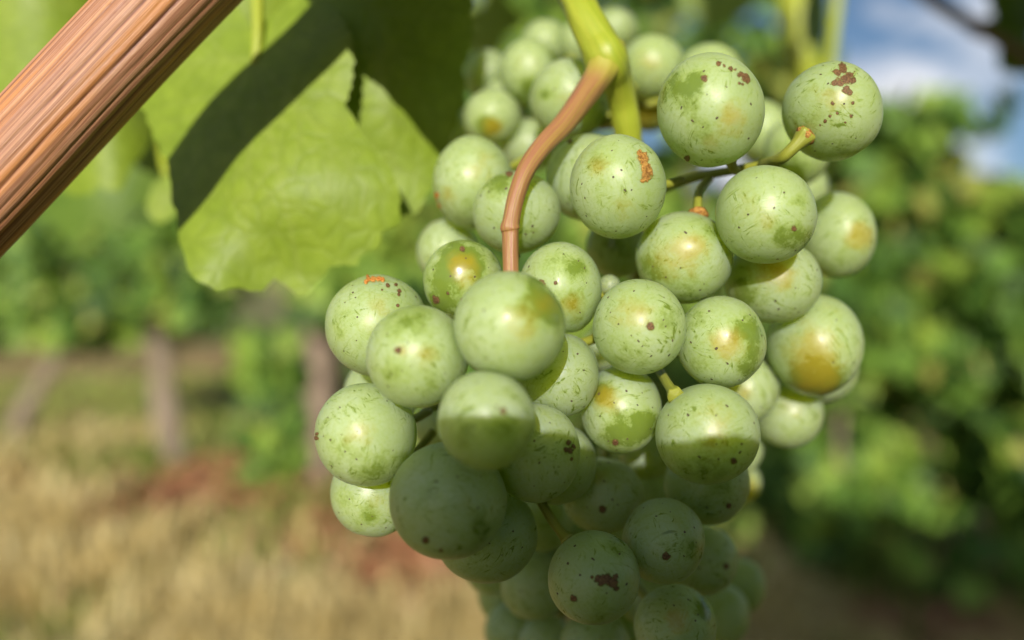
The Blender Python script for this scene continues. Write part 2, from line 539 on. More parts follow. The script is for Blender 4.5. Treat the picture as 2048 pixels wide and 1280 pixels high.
LEAF_OUT = [(0, -0.08), (0.30, -0.30), (0.52, -0.05), (0.45, 0.18), (0.62, 0.42), (0.33, 0.50), (0.0, 0.86), (-0.33, 0.50), (-0.62, 0.42), (-0.45, 0.18), (-0.52, -0.05), (-0.30, -0.30)]
def leaf_sprinkle(centres, sizes, normals, rng):
    """many small lobed leaves, each a fan folded along its midrib"""
    V, Fc = [], []
    out = np.array(LEAF_OUT)
    k = len(out)
    for c, s, nn in zip(centres, sizes, normals):
        nn = nn / (np.linalg.norm(nn) + 1e-9)
        tdir = np.array([rng.normal(0, 0.5), rng.normal(0, 0.5), -1.0])
        tdir -= nn * (tdir @ nn)
        tdir /= np.linalg.norm(tdir) + 1e-9
        sx = np.cross(tdir, nn)
        fold = rng.uniform(0.05, 0.35)
        b = len(V)
        V.append(c + tdir * 0.15 * s)
        for x, y in out:
            V.append(c + s * (x * sx + y * tdir + (abs(x) * fold - 0.25 * y * y) * nn))
        for i in range(k):
            Fc.append((b, b + 1 + i, b + 1 + (i + 1) % k))
    return V, Fc

def vine_row_leaves(n, x0, x1, yfun, zlo, zhi, thick, size, rng, bumpy=0.25):
    """leaf positions through a hedge-like canopy with an uneven top and holes"""
    C = []
    while len(C) < n:
        x = rng.uniform(x0, x1, n)
        z = zlo + (zhi - zlo) * rng.beta(1.15, 1.1, n)
        u = rng.normal(0, 0.5, n)
        y = yfun(x) + u * thick
        p = np.stack([x, y, z], 1)
        keep = fbm(p * np.array([2.3, 2.3, 2.3]), 21) > 0.40
        top = zhi - bumpy * (1 - fbm(np.stack([x * 3.1, np.zeros(n), np.zeros(n)], 1), 5) * 1.6)
        keep &= z < top
        keep &= z > zlo + (0.30 if zlo > 0.45 else 0.0) * (fbm(np.stack([x * 3.7, np.ones(n), np.zeros(n)], 1), 15) * 2 - 0.7)
        C.extend(p[keep].tolist())
    C = np.array(C[:n])
    N = np.stack([rng.normal(0, 0.55, n), -0.75 + rng.normal(0, 0.45, n), 0.45 + rng.normal(0, 0.45, n)], 1)
    S = rng.uniform(size * 0.6, size * 1.15, n)
    return C, S, N

def trunk_mesh(base, top, r0, r1, lean_seed, n=9):
    b, t = np.array(base), np.array(top)
    rg = np.random.default_rng(lean_seed)
    pts = [b + (t - b) * k / (n - 1) + (rg.normal(0, 0.012, 3) if 0 < k < n - 1 else 0) for k in range(n)]
    path = catmull(pts, 3)
    rad = np.linspace(r0, r1, len(path)) * (1 + 0.12 * np.sin(np.linspace(0, 9, len(path)) + lean_seed))
    return tube(path, rad, 14, prof=lambda th, i: 1 + 0.10 * math.sin(3 * th + i * 0.25) + 0.05 * math.sin(7 * th - i * 0.4))

def grapevine(label, group, x0, x1, zlo, zhi, n, trunk=None, thick=0.34, size=0.145, yfun=row_y, seed=1, bumpy=0.25, shoots=4):
    rng = np.random.default_rng(seed)
    xc = (x0 + x1) / 2
    tx = trunk[0] if trunk else xc
    gz = float(ground_z(tx, yfun(tx)))
    root = thing('grapevine', label, 'grapevine', (tx, float(yfun(tx)), gz), group)
    off = np.array([tx, float(yfun(tx)), gz])
    lean = trunk[1] if trunk else 0.06
    r0 = trunk[2] if trunk else 0.035
    V, Fc, _, _ = trunk_mesh((0, 0, -0.03), (lean, 0.0, (zlo + 0.12 if zlo > 0.45 else 0.8) - gz), r0, r0 * 0.75, seed)
    mesh_obj('trunk', V, Fc, M_TRUNK, root)
    C, S, N = vine_row_leaves(n, x0, x1, yfun, zlo, zhi, thick, size, rng, bumpy)
    V, Fc = leaf_sprinkle(C - off, S, N, rng)
    f = mesh_obj('foliage', V, Fc, M_FOL, root, smooth=False)
    f['kind'] = 'stuff'
    for k in range(shoots):
        sx = rng.uniform(x0, x1)
        p = [np.array([sx, yfun(sx), max(zlo, 0.7)]) - off]
        for q in range(5):
            p.append(p[-1] + np.array([rng.normal(0, 0.06), rng.normal(0, 0.05), (zhi - max(zlo, 0.7)) / 5]))
        path = catmull(p, 3)
        V, Fc, A, Sx = tube(path, np.linspace(0.006, 0.003, len(path)), 6)
        mesh_obj('shoot', V, Fc, M_TWIG, root)
    return root

GRP = 'grapevines of the row behind the bunch'
grapevine('grapevine with a pale leaning trunk left of the wooden post', GRP, -2.75, -1.75, 0.80, 1.95, 1100, (-2.13, -0.16, 0.085), seed=11)
grapevine('grapevine with a slanting trunk at the left edge, under the cane', GRP, -4.6, -2.85, 0.62, 1.95, 1500, (-3.95, 0.42, 0.075), seed=12)
grapevine('thin dark green grapevine around the wooden post', GRP, -1.7, -0.75, 0.9, 2.0, 800, (-0.62, 0.05, 0.05), seed=13)
grapevine('low bushy grapevine at the foot of the wooden post on its left', GRP, -1.52, -1.12, 0.0, 0.86, 420, (-1.3, 0.03, 0.02), size=0.11, seed=18, bumpy=0.2, shoots=1)
grapevine('tall dense grapevine directly behind the upper part of the bunch', GRP, -0.75, 0.40, 0.25, 2.75, 3400, (-0.1, 0.05, 0.03), seed=14, bumpy=0.4)
grapevine('tall loose grapevine with sky showing through, above the bunch on its right', GRP, 0.35, 1.06, 0.02, 2.30, 3000, (0.65, 0.05, 0.025), size=0.115, seed=15, bumpy=0.6)
grapevine('bushy grapevine right of the bunch under the white cloud', GRP, 0.98, 1.45, 0.0, 1.76, 2700, (1.2, 0.05, 0.012), size=0.10, seed=16, bumpy=0.5)
grapevine('lower bushy grapevine at the right edge under the blue sky', GRP, 1.42, 2.4, 0.0, 1.46, 3500, (1.9, 0.05, 0.025), size=0.10, seed=17, bumpy=0.4)
row2 = lambda x: 8.6 - 0.42 * (x + 2.0)
grapevine('low dark grapevine far behind the wooden post', 'grapevines of the farther row', -3.3, -2.0, 0.05, 1.0, 1300, (-2.6, 0.05, 0.05), yfun=row2, seed=21)
grapevine('farther grapevine seen under the canopy left of the post', 'grapevines of the farther row', -5.4, -3.5, 0.7, 1.7, 900, (-4.5, 0.05, 0.05), yfun=row2, seed=22)
row3 = lambda x: -0.62 + 0.0 * x  # unseen vines added to block light, in place of the photographer's body
grapevine('grapevine behind the photographer shading the lower right', 'grapevines of the row behind the photographer', 0.15, 0.95, -0.55, 1.04, 2200, (0.6, 0.05, 0.05), yfun=row3, seed=31, bumpy=0.08, thick=0.2)
grapevine('second grapevine behind the photographer, farther right', 'grapevines of the row behind the photographer', 0.95, 2.0, -0.45, 1.04, 2000, (1.6, 0.05, 0.05), yfun=row3, seed=32, bumpy=0.08, thick=0.2)

grapevine('low grapevine behind the viewpoint under the sunbeam', 'grapevines of the row behind the photographer', -0.13, 0.16, -0.55, 0.84, 700, (0.05, 0.02, 0.02), yfun=row3, seed=33, bumpy=0.02, thick=0.12)

def overhead():
    """the canopy of the bunch's own vine, above and beyond the top of the frame"""
    rng = np.random.default_rng(77)
    root = thing('grapevine', 'leafy canopy of the vine that carries the bunch, above the frame', 'grapevine', (0.15, 0.16, 1.05), 'the vine that carries the bunch')
    off = np.array([0.15, 0.16, 1.05])
    LIT = [P(*q) for q in ((1000, 600, .11), (1500, 300, .115), (1180, 60, .13), (700, 300, .13), (300, 100, .12), (1600, 60, .43), (1640, 160, .43))]
    C = []
    while len(C) < 420:
        x, y, z = rng.uniform(-0.04, 0.75), rng.uniform(-0.02, 0.42), rng.uniform(0.84, 1.5)
        if z - 0.75 < 0.52 * max(y, 0.0) + 0.085: continue
        if any(np.linalg.norm(np.cross(np.array([x, y, z]) - t, L)) < 0.085 for t in LIT): continue     # leaves the low sun its way in
        C.append((x, y, z))
    C = np.array(C)
    n = len(C)
    N = np.stack([rng.normal(0, 0.5, n), -0.5 + rng.normal(0, 0.5, n), 0.8 + rng.normal(0, 0.3, n)], 1)
    V, Fc = leaf_sprinkle(C - off, rng.uniform(0.06, 0.11, n), N, rng)
    f = mesh_obj('foliage', V, Fc, M_FOL, root, smooth=False)
    f['kind'] = 'stuff'
    path = catmull(np.array([(-0.05, 0.20, 1.02), (0.15, 0.18, 1.04), (0.45, 0.20, 1.03), (0.8, 0.22, 1.08)]) - off, 8)
    V, Fc, A, S = tube(path, [0.005] * len(path), 10)
    mesh_obj('shoot', V, Fc, M_TWIG, root)
overhead()

def build_post():
    x = -1.07
    y = float(row_y(x))
    root = thing('vineyard_post', 'upright weathered grey wooden post standing in the vine row', 'post', (x, y, float(ground_z(x, y))))
    pts = [(0, 0, -0.05), (0.004, 0, 0.5), (-0.004, 0, 1.1), (0.006, 0, 1.9)]
    V, Fc, _, _ = tube(catmull(pts, 6), np.linspace(0.082, 0.074, 19), 20, prof=lambda th, i: 1 + 0.03 * math.sin(5 * th) + 0.02 * math.sin(11 * th + i * 0.1))
    mesh_obj('pole', V, Fc, M_POST, root)
    for z in (0.85, 1.25, 1.65):
        p = np.array([(0.088 * math.cos(t), 0.088 * math.sin(t), z + 0.004 * t) for t in np.linspace(0, 6.2, 30)])
        V, Fc, _, _ = tube(p, [0.0016] * len(p), 6)
        mesh_obj('wire_tie', V, Fc, M_TWIG, root)
build_post()

# dry grass, living grass and fallen leaves
def blades(name, n, area, hrange, cols, seed, dens):
    """leaning tapered blades strewn over a fan-shaped area: distance range, angle range"""
    rng = np.random.default_rng(seed)
    m = n * 6
    d = area[0] * (area[1] / area[0]) ** rng.uniform(size=m)
    a = rng.uniform(area[2], area[3], m)
    x, y = d * np.tan(a), d
    k = np.flatnonzero(rng.uniform(size=m) < dens(x, y))[:n]
    x, y, d = x[k], y[k], d[k]
    n = len(x)
    h = rng.uniform(hrange[0], hrange[1], n)
    w = rng.uniform(0.003, 0.0075, n) * (1 + d * 0.25)
    yaw = rng.uniform(0, 6.283, n)
    lean = rng.uniform(0.1, 1.4, n)
    dx, dy = np.cos(yaw), np.sin(yaw)
    z0 = -0.03 + ground_z(x, y)
    col = lambda px, py, pz: np.stack([px, py, pz], 1)
    V = np.stack([col(x - dy * w, y + dx * w, z0), col(x + dy * w, y - dx * w, z0),
                  col(x + dx * h * lean * 0.4 + dy * w * 0.8, y + dy * h * lean * 0.4 - dx * w * 0.8, z0 + h * 0.6),
                  col(x + dx * h * lean * 0.4 - dy * w * 0.8, y + dy * h * lean * 0.4 + dx * w * 0.8, z0 + h * 0.6),
                  col(x + dx * h * lean, y + dy * h * lean, z0 + h * (1 - 0.3 * lean))], 1).reshape(-1, 3)
    Fc = []
    for b in range(0, 5 * n, 5):
        Fc += [(b, b + 1, b + 2, b + 3), (b + 3, b + 2, b + 4)]
    tag(mesh_obj(name, V, Fc, foliage_material(name + '_blade', cols, 0.2), smooth=False), kind='stuff')

def under_row(x, y):
    return (x - ROW_A[0]) * ROW_N[0] + (y - ROW_A[1]) * ROW_N[1]
def straw_dens(x, y):
    d = under_row(x, y)
    q = fbm(np.stack([x * 1.3, y * 1.3, 0 * x], 1), 41)
    bare = np.clip(np.minimum(np.hypot(x + 0.32, y - 2.72) / 0.42, np.hypot(x + 1.72, y - 4.1) / 0.45), 0, 1) ** 3
    return bare * np.where(d < -0.45, 1.0, 0.15) * np.clip((q - 0.34) * 6, 0.08, 1.0) ** 1.5
def green_dens(x, y):
    d = under_row(x, y)
    q = fbm(np.stack([x * 0.9, y * 0.9, 3.0 + 0 * x], 1), 43)
    return np.where(d > -0.35, 1.0, np.where(q > 0.54, 0.45, 0.03))
blades('dry_grass', 48000, (1.7, 6.5, -0.72, 0.35), (0.07, 0.26), [(0.36, 0.25, 0.09), (0.66, 0.50, 0.19), (0.78, 0.62, 0.27), (0.86, 0.74, 0.40)], 51, straw_dens)
blades('green_grass', 18000, (1.6, 14, -0.72, 0.5), (0.05, 0.2), [(0.10, 0.16, 0.02), (0.20, 0.29, 0.04), (0.32, 0.38, 0.07), (0.48, 0.44, 0.13)], 52, green_dens)

def fallen():
    rng = np.random.default_rng(61)
    C, S, N = [], [], []
    spots = [(-1.72, 4.1, 0.36, 200), (-0.32, 2.75, 0.36, 340), (-0.75, 3.5, 0.5, 70)]
    for x, y, r, n in spots:
        for _ in range(n):
            a, b = x + rng.normal(0, r * 0.6), y + rng.normal(0, r * 0.6)
            C.append((a, b, 0.04 + rng.uniform(0, 0.09) + float(ground_z(a, b))))
            S.append(rng.uniform(0.04, 0.085))
            N.append((rng.normal(0, 0.5), rng.normal(-0.3, 0.5), 1.0))
    V, Fc = leaf_sprinkle(np.array(C), np.array(S), np.array(N), rng)
    tag(mesh_obj('fallen_leaves', V, Fc, foliage_material('russet_leaf', [(0.20, 0.070, 0.035), (0.36, 0.145, 0.068), (0.44, 0.22, 0.10), (0.30, 0.17, 0.08)], 0.15), smooth=False), kind='stuff')
fallen()

# ------------------------------------------------------------------ foreground leaves
def vein_field(x, y, lines, w):
    v = np.zeros_like(x)
    for (x0, y0, x1, y1, ww) in lines:
        dx, dy = x1 - x0, y1 - y0
        t = np.clip(((x - x0) * dx + (y - y0) * dy) / (dx * dx + dy * dy + 1e-12), 0, 1)
        d = np.hypot(x - x0 - t * dx, y - y0 - t * dy)
        v = np.maximum(v, np.exp(-(d / (w * ww * (1.15 - 0.75 * t))) ** 2))
    return v

def with_side_veins(mains, n=6, frac=0.45):
    out = []
    for (x0, y0, x1, y1, ww) in mains:
        out.append((x0, y0, x1, y1, ww))
        dx, dy = x1 - x0, y1 - y0
        ln = math.hypot(dx, dy)
        for k in range(n):
            t = 0.18 + 0.72 * k / n
            for s in (-1, 1):
                a = math.atan2(dy, dx) + s * math.radians(48)
                l = ln * frac * (1 - t * 0.75)
                px, py = x0 + dx * (t + 0.04 * s), y0 + dy * (t + 0.04 * s)
                out.append((px, py, px + l * math.cos(a), py + l * math.sin(a), ww * 0.5))
    return out

def polar_leaf(outline, centre, nang=220, nring=34, teeth=0.02, seed=0):
    """radial grid inside a star-shaped outline; returns xy array and faces"""
    o = np.array(outline, float) - centre
    ang = np.arctan2(o[:, 1], o[:, 0])
    rad = np.hypot(o[:, 0], o[:, 1])
    k = np.argsort(ang)
    ang, rad = ang[k], rad[k]
    a2 = np.concatenate([ang - 2 * math.pi, ang, ang + 2 * math.pi])
    r2 = np.concatenate([rad, rad, rad])
    th = np.linspace(-math.pi, math.pi, nang, endpoint=False)
    R = np.interp(th, a2, r2)
    rg = np.random.default_rng(seed)
    ph = np.cumsum(rg.uniform(0.6, 1.4, nang)); ph = ph / ph[-1] * 46
    saw = np.abs((ph % 1.0) - 0.35)
    R = R * (1 + teeth * (0.5 - saw) * 2)
    V = [np.array(centre, float)]
    for j in range(1, nring + 1):
        f = (j / nring) ** 0.85
        V += [np.array([centre[0] + R[i] * f * math.cos(th[i]), centre[1] + R[i] * f * math.sin(th[i])]) for i in range(nang)]
    Fc = [(0, 1 + (i + 1) % nang, 1 + i) for i in range(nang)]
    for j in range(nring - 1):
        for i in range(nang):
            i2 = (i + 1) % nang
            a = 1 + j * nang
            Fc.append((a + i, a + i2, a + nang + i2, a + nang + i))
    return np.array(V), Fc

LS = 1.15
def traced_leaf(label, outline, base, mains, depth, curl, mat, seed, group, petiole=None, teeth=0.02, scale=LS):
    """a leaf given by its outline at its own distance; depth(x, y) in pixels -> metres"""
    xy, Fc = polar_leaf(outline, np.array(base, float), seed=seed, teeth=teeth)
    lines = with_side_veins([(base[0], base[1], m[0], m[1], 1.0) for m in mains])
    v = vein_field(xy[:, 0], xy[:, 1], lines, 7.0)
    d = depth(xy[:, 0], xy[:, 1])
    nz = fbm(np.stack([xy[:, 0] / 190, xy[:, 1] / 190, np.zeros(len(xy))], 1), seed, 1) - 0.5
    fine = fbm(np.stack([xy[:, 0] / 34, xy[:, 1] / 34, np.zeros(len(xy))], 1), seed + 5) - 0.5
    d = (d + curl * nz + 0.0001 * fine + 0.00012 * v) * scale
    W = P(xy[:, 0], xy[:, 1], d)
    root = thing('vine_leaf', label, 'leaf', W[0], group)
    mesh_obj('blade', W - W[0], Fc, mat, root, attrs={'vein': v})
    if petiole:
        path = catmull(np.array([P(a, b, c * scale) for a, b, c in petiole]) - W[0], 6)
        V, F2, A, S = tube(path, np.linspace(0.0011, 0.0013, len(path)), 10)
        mesh_obj('petiole', V, F2, M_PEDUNCLE, root, attrs={'angle': A, 'along': S})
    return root

LG = 'vine leaves close behind the cane'
BIG = [(688, 208), (718, 262), (770, 325), (803, 402), (792, 442), (768, 462), (748, 492), (734, 497), (712, 528), (690, 520), (660, 534), (636, 552), (618, 586), (600, 590), (578, 568), (548, 556),
       (522, 574), (495, 580), (462, 566), (428, 582), (402, 556), (372, 532), (366, 492), (354, 430), (345, 390), (340, 330), (318, 290), (298, 235), (262, 160), (300, 70), (370, 10), (440, -30), (492, 40), (510, 86), (545, 30), (600, -10), (660, 10), (700, 70), (705, 130)]
traced_leaf('large lit pale green vine leaf hanging between the cane and the bunch', BIG, (512, 118), [(482, 575), (780, 420), (330, 420), (280, 130), (680, 40), (600, 560)],
            lambda x, y: 0.1268 + 0.004 * ((x - 520) / 300) ** 2 - 0.0066 * np.tanh(((x - 470) * 0.7 + (y - 190) * 0.7) / 130), 0.006, M_LEAF, 3, LG, petiole=[(512, 132, 0.1292), (516, 60, 0.1300), (514, -40, 0.132)], teeth=0.025)
BACK = [(560, -60), (700, -140), (860, -150), (950, -80), (938, 20), (940, 90), (925, 130), (926, 190), (914, 235), (892, 292), (872, 330), (862, 380), (826, 420), (796, 440), (760, 400), (720, 320), (690, 250), (660, 160), (600, 60)]
traced_leaf('vine leaf behind the large one, its upper half in deep shade', BACK, (745, 20), [(890, 285), (800, 430), (960, 40), (690, 230)],
            lambda x, y: 0.1325 + 0.006 * ((x - 760) / 200) ** 2, 0.006, M_LEAF, 5, LG, petiole=[(745, 20, 0.1325), (735, -60, 0.134), (700, -160, 0.137)], teeth=0.03)
LOWL = [(80, 330), (60, 250), (140, 120), (230, 110), (292, 190), (306, 255), (296, 290), (262, 330), (236, 382), (200, 372), (168, 390), (130, 384), (108, 360)]
traced_leaf('yellow green vine leaf peeping out under the cane', LOWL, (200, 150), [(205, 385), (120, 370), (300, 270), (90, 260)],
            lambda x, y: 0.176 + 0.01 * ((x - 200) / 120) ** 2, 0.006, M_LEAF, 7, LG, petiole=[(200, 150, 0.176), (220, 90, 0.176), (300, 0, 0.18)])
TOPL = [(-220, 60), (-160, -150), (60, -170), (200, -60), (190, 40), (150, 110), (90, 160), (10, 190), (-90, 260), (-180, 200)]
traced_leaf('green vine leaf in the top left corner above the cane', TOPL, (20, -60), [(10, 180), (180, 40), (-180, 200), (-200, 0)],
            lambda x, y: 0.165 + 0.012 * ((x - 20) / 200) ** 2, 0.006, M_LEAF, 9, LG, petiole=[(20, -60, 0.165), (60, -130, 0.166), (140, -240, 0.17)])
FAR1 = [(180, 120), (200, -40), (330, -160), (470, -190), (620, -120), (640, 0), (600, 110), (560, 190), (480, 250), (420, 300), (330, 360), (280, 330), (220, 250)]
traced_leaf('vine leaf farther back filling the gap between the cane and the large leaf', FAR1, (430, -20), [(340, 340), (560, 160), (220, 180), (620, -60), (250, -60)],
            lambda x, y: 0.21 + 0.01 * ((x - 400) / 200) ** 2, 0.006, M_LEAF, 19, LG, petiole=[(430, -20, 0.21), (440, -100, 0.212), (470, -300, 0.215)])
FAR2 = [(40, 420), (20, 330), (80, 250), (180, 220), (300, 230), (350, 290), (345, 350), (310, 395), (270, 420), (240, 470), (190, 440), (140, 475), (100, 440)]
traced_leaf('darker vine leaf farther back below the cane', FAR2, (190, 260), [(190, 450), (320, 380), (60, 400), (330, 290)],
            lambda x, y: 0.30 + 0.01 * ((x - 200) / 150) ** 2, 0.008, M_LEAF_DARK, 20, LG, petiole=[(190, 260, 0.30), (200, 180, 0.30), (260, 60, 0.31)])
SMALL = [(352, 345), (356, 400), (344, 436), (318, 446), (296, 428), (300, 390), (322, 360), (338, 330)]
traced_leaf('small yellowing leaf lobe at the left edge of the large leaf', SMALL, (332, 385), [(310, 440), (350, 400)], lambda x, y: 0.168 + 0 * x, 0.003, M_LEAF, 13, LG,
            petiole=[(334, 350, 0.168), (326, 318, 0.172), (324, 280, 0.18), (326, 200, 0.19)])

def lobed_leaf(label, base, tip, size_hint, mat, seed, group, normal=None, roll=0.0, curl=0.12, pet=None):
    """a whole five-lobed vine leaf between two points"""
    b, t = np.array(base, float), np.array(tip, float)
    ln = np.linalg.norm(t - b)
    ty = (t - b) / ln
    nn = np.array(normal if normal is not None else -FWD, float)
    nn = nn - ty * (nn @ ty); nn /= np.linalg.norm(nn)
    tx = np.cross(ty, nn)
    key = [(0, 1.0), (18, .84), (34, .70), (50, .82), (64, .92), (82, .76), (97, .60), (112, .66), (128, .70), (150, .56), (168, .40), (178, .10)]
    outl = []
    for a, r in key + [(-a, r) for a, r in key[1:]]:
        outl.append((r * math.sin(math.radians(a)), r * math.cos(math.radians(a))))
    xy, Fc = polar_leaf(outl, np.array([0.0, 0.0]), nang=160, nring=22, teeth=0.05, seed=seed)
    mains = [(0, 0, 0.97 * math.sin(math.radians(a)) * q, 0.97 * math.cos(math.radians(a)) * q, 1) for a, q in ((0, 1), (64, .9), (-64, .9), (128, .66), (-128, .66))]
    v = vein_field(xy[:, 0], xy[:, 1], with_side_veins(mains), 0.02)
    z = -curl * (xy[:, 0] ** 2 + 0.6 * (xy[:, 1] - 0.3) ** 2) + 0.10 * (fbm(np.stack([xy[:, 0] * 2.2, xy[:, 1] * 2.2, np.zeros(len(xy))], 1), seed) - 0.5) - 0.012 * v
    W = (xy[:, :1] * tx + xy[:, 1:] * ty + z[:, None] * nn) * ln
    root = thing('vine_leaf', label, 'leaf', b, group)
    mesh_obj('blade', W, Fc, mat, root, attrs={'vein': v})
    if pet is not None:
        path = catmull(np.array([np.zeros(3)] + [np.array(q) - b for q in pet]), 6)
        V, F2, A, S = tube(path, np.linspace(0.0011, 0.0014, len(path)), 10)
        mesh_obj('petiole', V, F2, M_PEDUNCLE, root, attrs={'angle': A, 'along': S})
    return root

# unseen leaves added out of the frame to throw the shade seen in it
SHADED = [(690, 60), (715, 150), (775, 200), (825, 245), (885, 300), (915, 200), (930, 80), (935, -60), (860, -160), (700, -170), (620, -100), (610, -20), (640, 40)]
def along_sun(px, py, d, s):
    return to_px(P(px, py, d) + s * L)
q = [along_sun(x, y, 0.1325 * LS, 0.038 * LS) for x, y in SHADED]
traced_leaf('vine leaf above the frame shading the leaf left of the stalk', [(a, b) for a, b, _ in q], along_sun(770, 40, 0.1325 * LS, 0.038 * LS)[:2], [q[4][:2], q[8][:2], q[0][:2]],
            lambda x, y: q[0][2] + 0 * x, 0.004, M_LEAF_SHADING, 17, 'shading vine leaves', petiole=[(*along_sun(770, 40, 0.1325 * LS, 0.038 * LS)[:2], q[0][2]), (560, -900, 0.115), (500, -1500, 0.125)], scale=1.0)
SH = CAM - 0.008 * FWD
def shade_leaf():
    """broad leaf hanging just behind the viewpoint; its upper edge shades the lower part of the bunch"""
    key = [(-0.0275, 0.0165), (-0.020, 0.0194), (-0.012, 0.0190), (-0.004, 0.0194), (0.004, 0.0182), (0.012, 0.0180), (0.020, 0.0188), (0.026, 0.0176), (0.034, 0.0166), (0.046, 0.0160), (0.055, 0.010),
           (0.058, -0.004), (0.050, -0.016), (0.046, -0.030), (0.030, -0.036), (0.012, -0.046), (-0.004, -0.036), (-0.020, -0.034), (-0.027, -0.020), (-0.0255, -0.008), (-0.029, 0.004)]
    xy, Fc = polar_leaf(key, np.array([0.014, -0.006]), nang=200, nring=20, teeth=0.012, seed=23)
    mains = [(0.050, 0.004, *q, 1) for q in ((-0.026, 0.008), (-0.02, -0.03), (0.012, -0.044), (0.01, 0.015))]
    v = vein_field(xy[:, 0], xy[:, 1], with_side_veins(mains), 0.0011)
    z = 0.003 * (fbm(np.stack([xy[:, 0] * 60, xy[:, 1] * 60, np.zeros(len(xy))], 1), 4) - 0.5)
    W = xy[:, :1] * RIGHT + xy[:, 1:] * UP - z[:, None] * FWD
    root = thing('vine_leaf', 'broad vine leaf behind the viewpoint shading the lower half of the bunch', 'leaf', SH, 'shading vine leaves')
    mesh_obj('blade', W, Fc, M_LEAF_SHADING, root, attrs={'vein': v})
    path = catmull(np.array([0.050 * RIGHT + 0.004 * UP, 0.075 * RIGHT + 0.03 * UP, 0.11 * RIGHT + 0.10 * UP]), 8)
    V, F2, A, S = tube(path, [0.0012] * len(path), 10)
    mesh_obj('petiole', V, F2, M_PEDUNCLE, root, attrs={'angle': A, 'along': S})
shade_leaf()
for i, (bx, by, bb, tx, ty, tb, nz) in enumerate([(0.085, -0.020, 0.030, 0.030, -0.065, 0.034, (-0.2, 0.1)), (0.050, -0.035, 0.050, -0.005, -0.100, 0.045, (0.1, 0.2)), (0.150, -0.035, 0.040, 0.085, -0.095, 0.050, (-0.4, 0.1)),
                                                  (0.070, -0.080, 0.020, 0.035, -0.150, 0.000, (0.0, 0.5)), (0.140, -0.050, -0.060, 0.130, -0.115, -0.085, (-1.5, 0.2)), (0.000, -0.075, -0.060, 0.055, -0.085, -0.140, (0.0, 2.5))]):
    b0, t0 = CAM + bx * RIGHT + by * UP - bb * FWD, CAM + tx * RIGHT + ty * UP - tb * FWD  # added leaves that keep fill light off the lower bunch
    lobed_leaf(['vine leaf behind the viewpoint at its lower right', 'vine leaf behind and below the viewpoint', 'vine leaf behind the viewpoint at its far right', 'vine leaf low under the viewpoint',
                'vine leaf beside the bunch just out of frame on the right', 'vine leaf under the bunch just out of frame'][i], b0, t0, 0, M_LEAF_SHADING, 61 + i, 'shading vine leaves',
               normal=-FWD * -1.0 + nz[0] * RIGHT + nz[1] * UP, pet=[b0 + 0.02 * RIGHT + 0.02 * UP, b0 + 0.05 * RIGHT + 0.01 * UP])

# twig and leaves in the top right corner, the folded green leaf above the right berries
def build_twig():
    p = catmull([P(1780, -70, 0.45), P(1860, -5, 0.45), P(1930, 40, 0.45), P(2000, 82, 0.46), P(2110, 150, 0.46)], 6)
    root = thing('vine_twig', 'grey brown twig crossing the blue sky in the top right corner', 'twig', p[0])
    V, Fc, A, S = tube(p - p[0], np.linspace(0.0042, 0.0036, len(p)), 12, prof=lambda th, i: 1 + (0.35 if i in (14, 15) else 0))
    mesh_obj('bark_stem', V, Fc, M_TWIG, root)
build_twig()
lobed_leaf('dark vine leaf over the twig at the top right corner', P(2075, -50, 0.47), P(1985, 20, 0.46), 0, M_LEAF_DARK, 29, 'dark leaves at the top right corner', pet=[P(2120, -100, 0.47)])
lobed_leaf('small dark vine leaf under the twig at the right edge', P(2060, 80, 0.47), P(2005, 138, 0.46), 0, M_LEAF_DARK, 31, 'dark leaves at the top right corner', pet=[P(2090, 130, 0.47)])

def build_strap():
    root = thing('vine_shoot', 'blurred light green vine shoot hanging above the rightmost upper berry', 'shoot', P(1600, 0, 0.33))
    o = P(1600, 0, 0.33)
    path = catmull([P(1565, -140, 0.44), P(1587, -40, 0.435), P(1597, 40, 0.43), P(1607, 120, 0.43), P(1620, 190, 0.435)], 6) - o
    V, Fc, A, S = tube(path, np.linspace(0.0125, 0.0095, len(path)), 14)
    mesh_obj('stem', V, Fc, M_PEDUNCLE, root, attrs={'angle': A, 'along': S})
    path = catmull([P(1680, -120, 0.35), P(1676, -20, 0.35), P(1668, 60, 0.35), P(1655, 150, 0.345)], 6) - o
    V, Fc, A, S = tube(path, np.linspace(0.0028, 0.0022, len(path)), 10)
    mesh_obj('tendril', V, Fc, M_PEDUNCLE, root, attrs={'angle': A, 'along': S})
build_strap()
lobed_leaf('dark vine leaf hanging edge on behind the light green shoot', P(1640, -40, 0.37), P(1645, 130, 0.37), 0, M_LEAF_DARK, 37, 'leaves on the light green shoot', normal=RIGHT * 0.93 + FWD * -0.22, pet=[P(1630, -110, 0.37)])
for i, (bx, by, tx, ty, dd, lab) in enumerate([(1470, -160, 1420, 60, 1.1, 'bright blurred vine leaf above the large upper right berry'),
                                               (960, 20, 985, 120, 0.6, 'small bright vine leaf right of the dark shaded leaf')]):
    lobed_leaf(lab, P(bx, by, dd), P(tx, ty, dd), 0, M_LEAF, 41 + i, 'single leaves behind the bunch', normal=-FWD + 0.3 * UP, pet=[P(bx + 20, by - 60, dd + 0.02)])

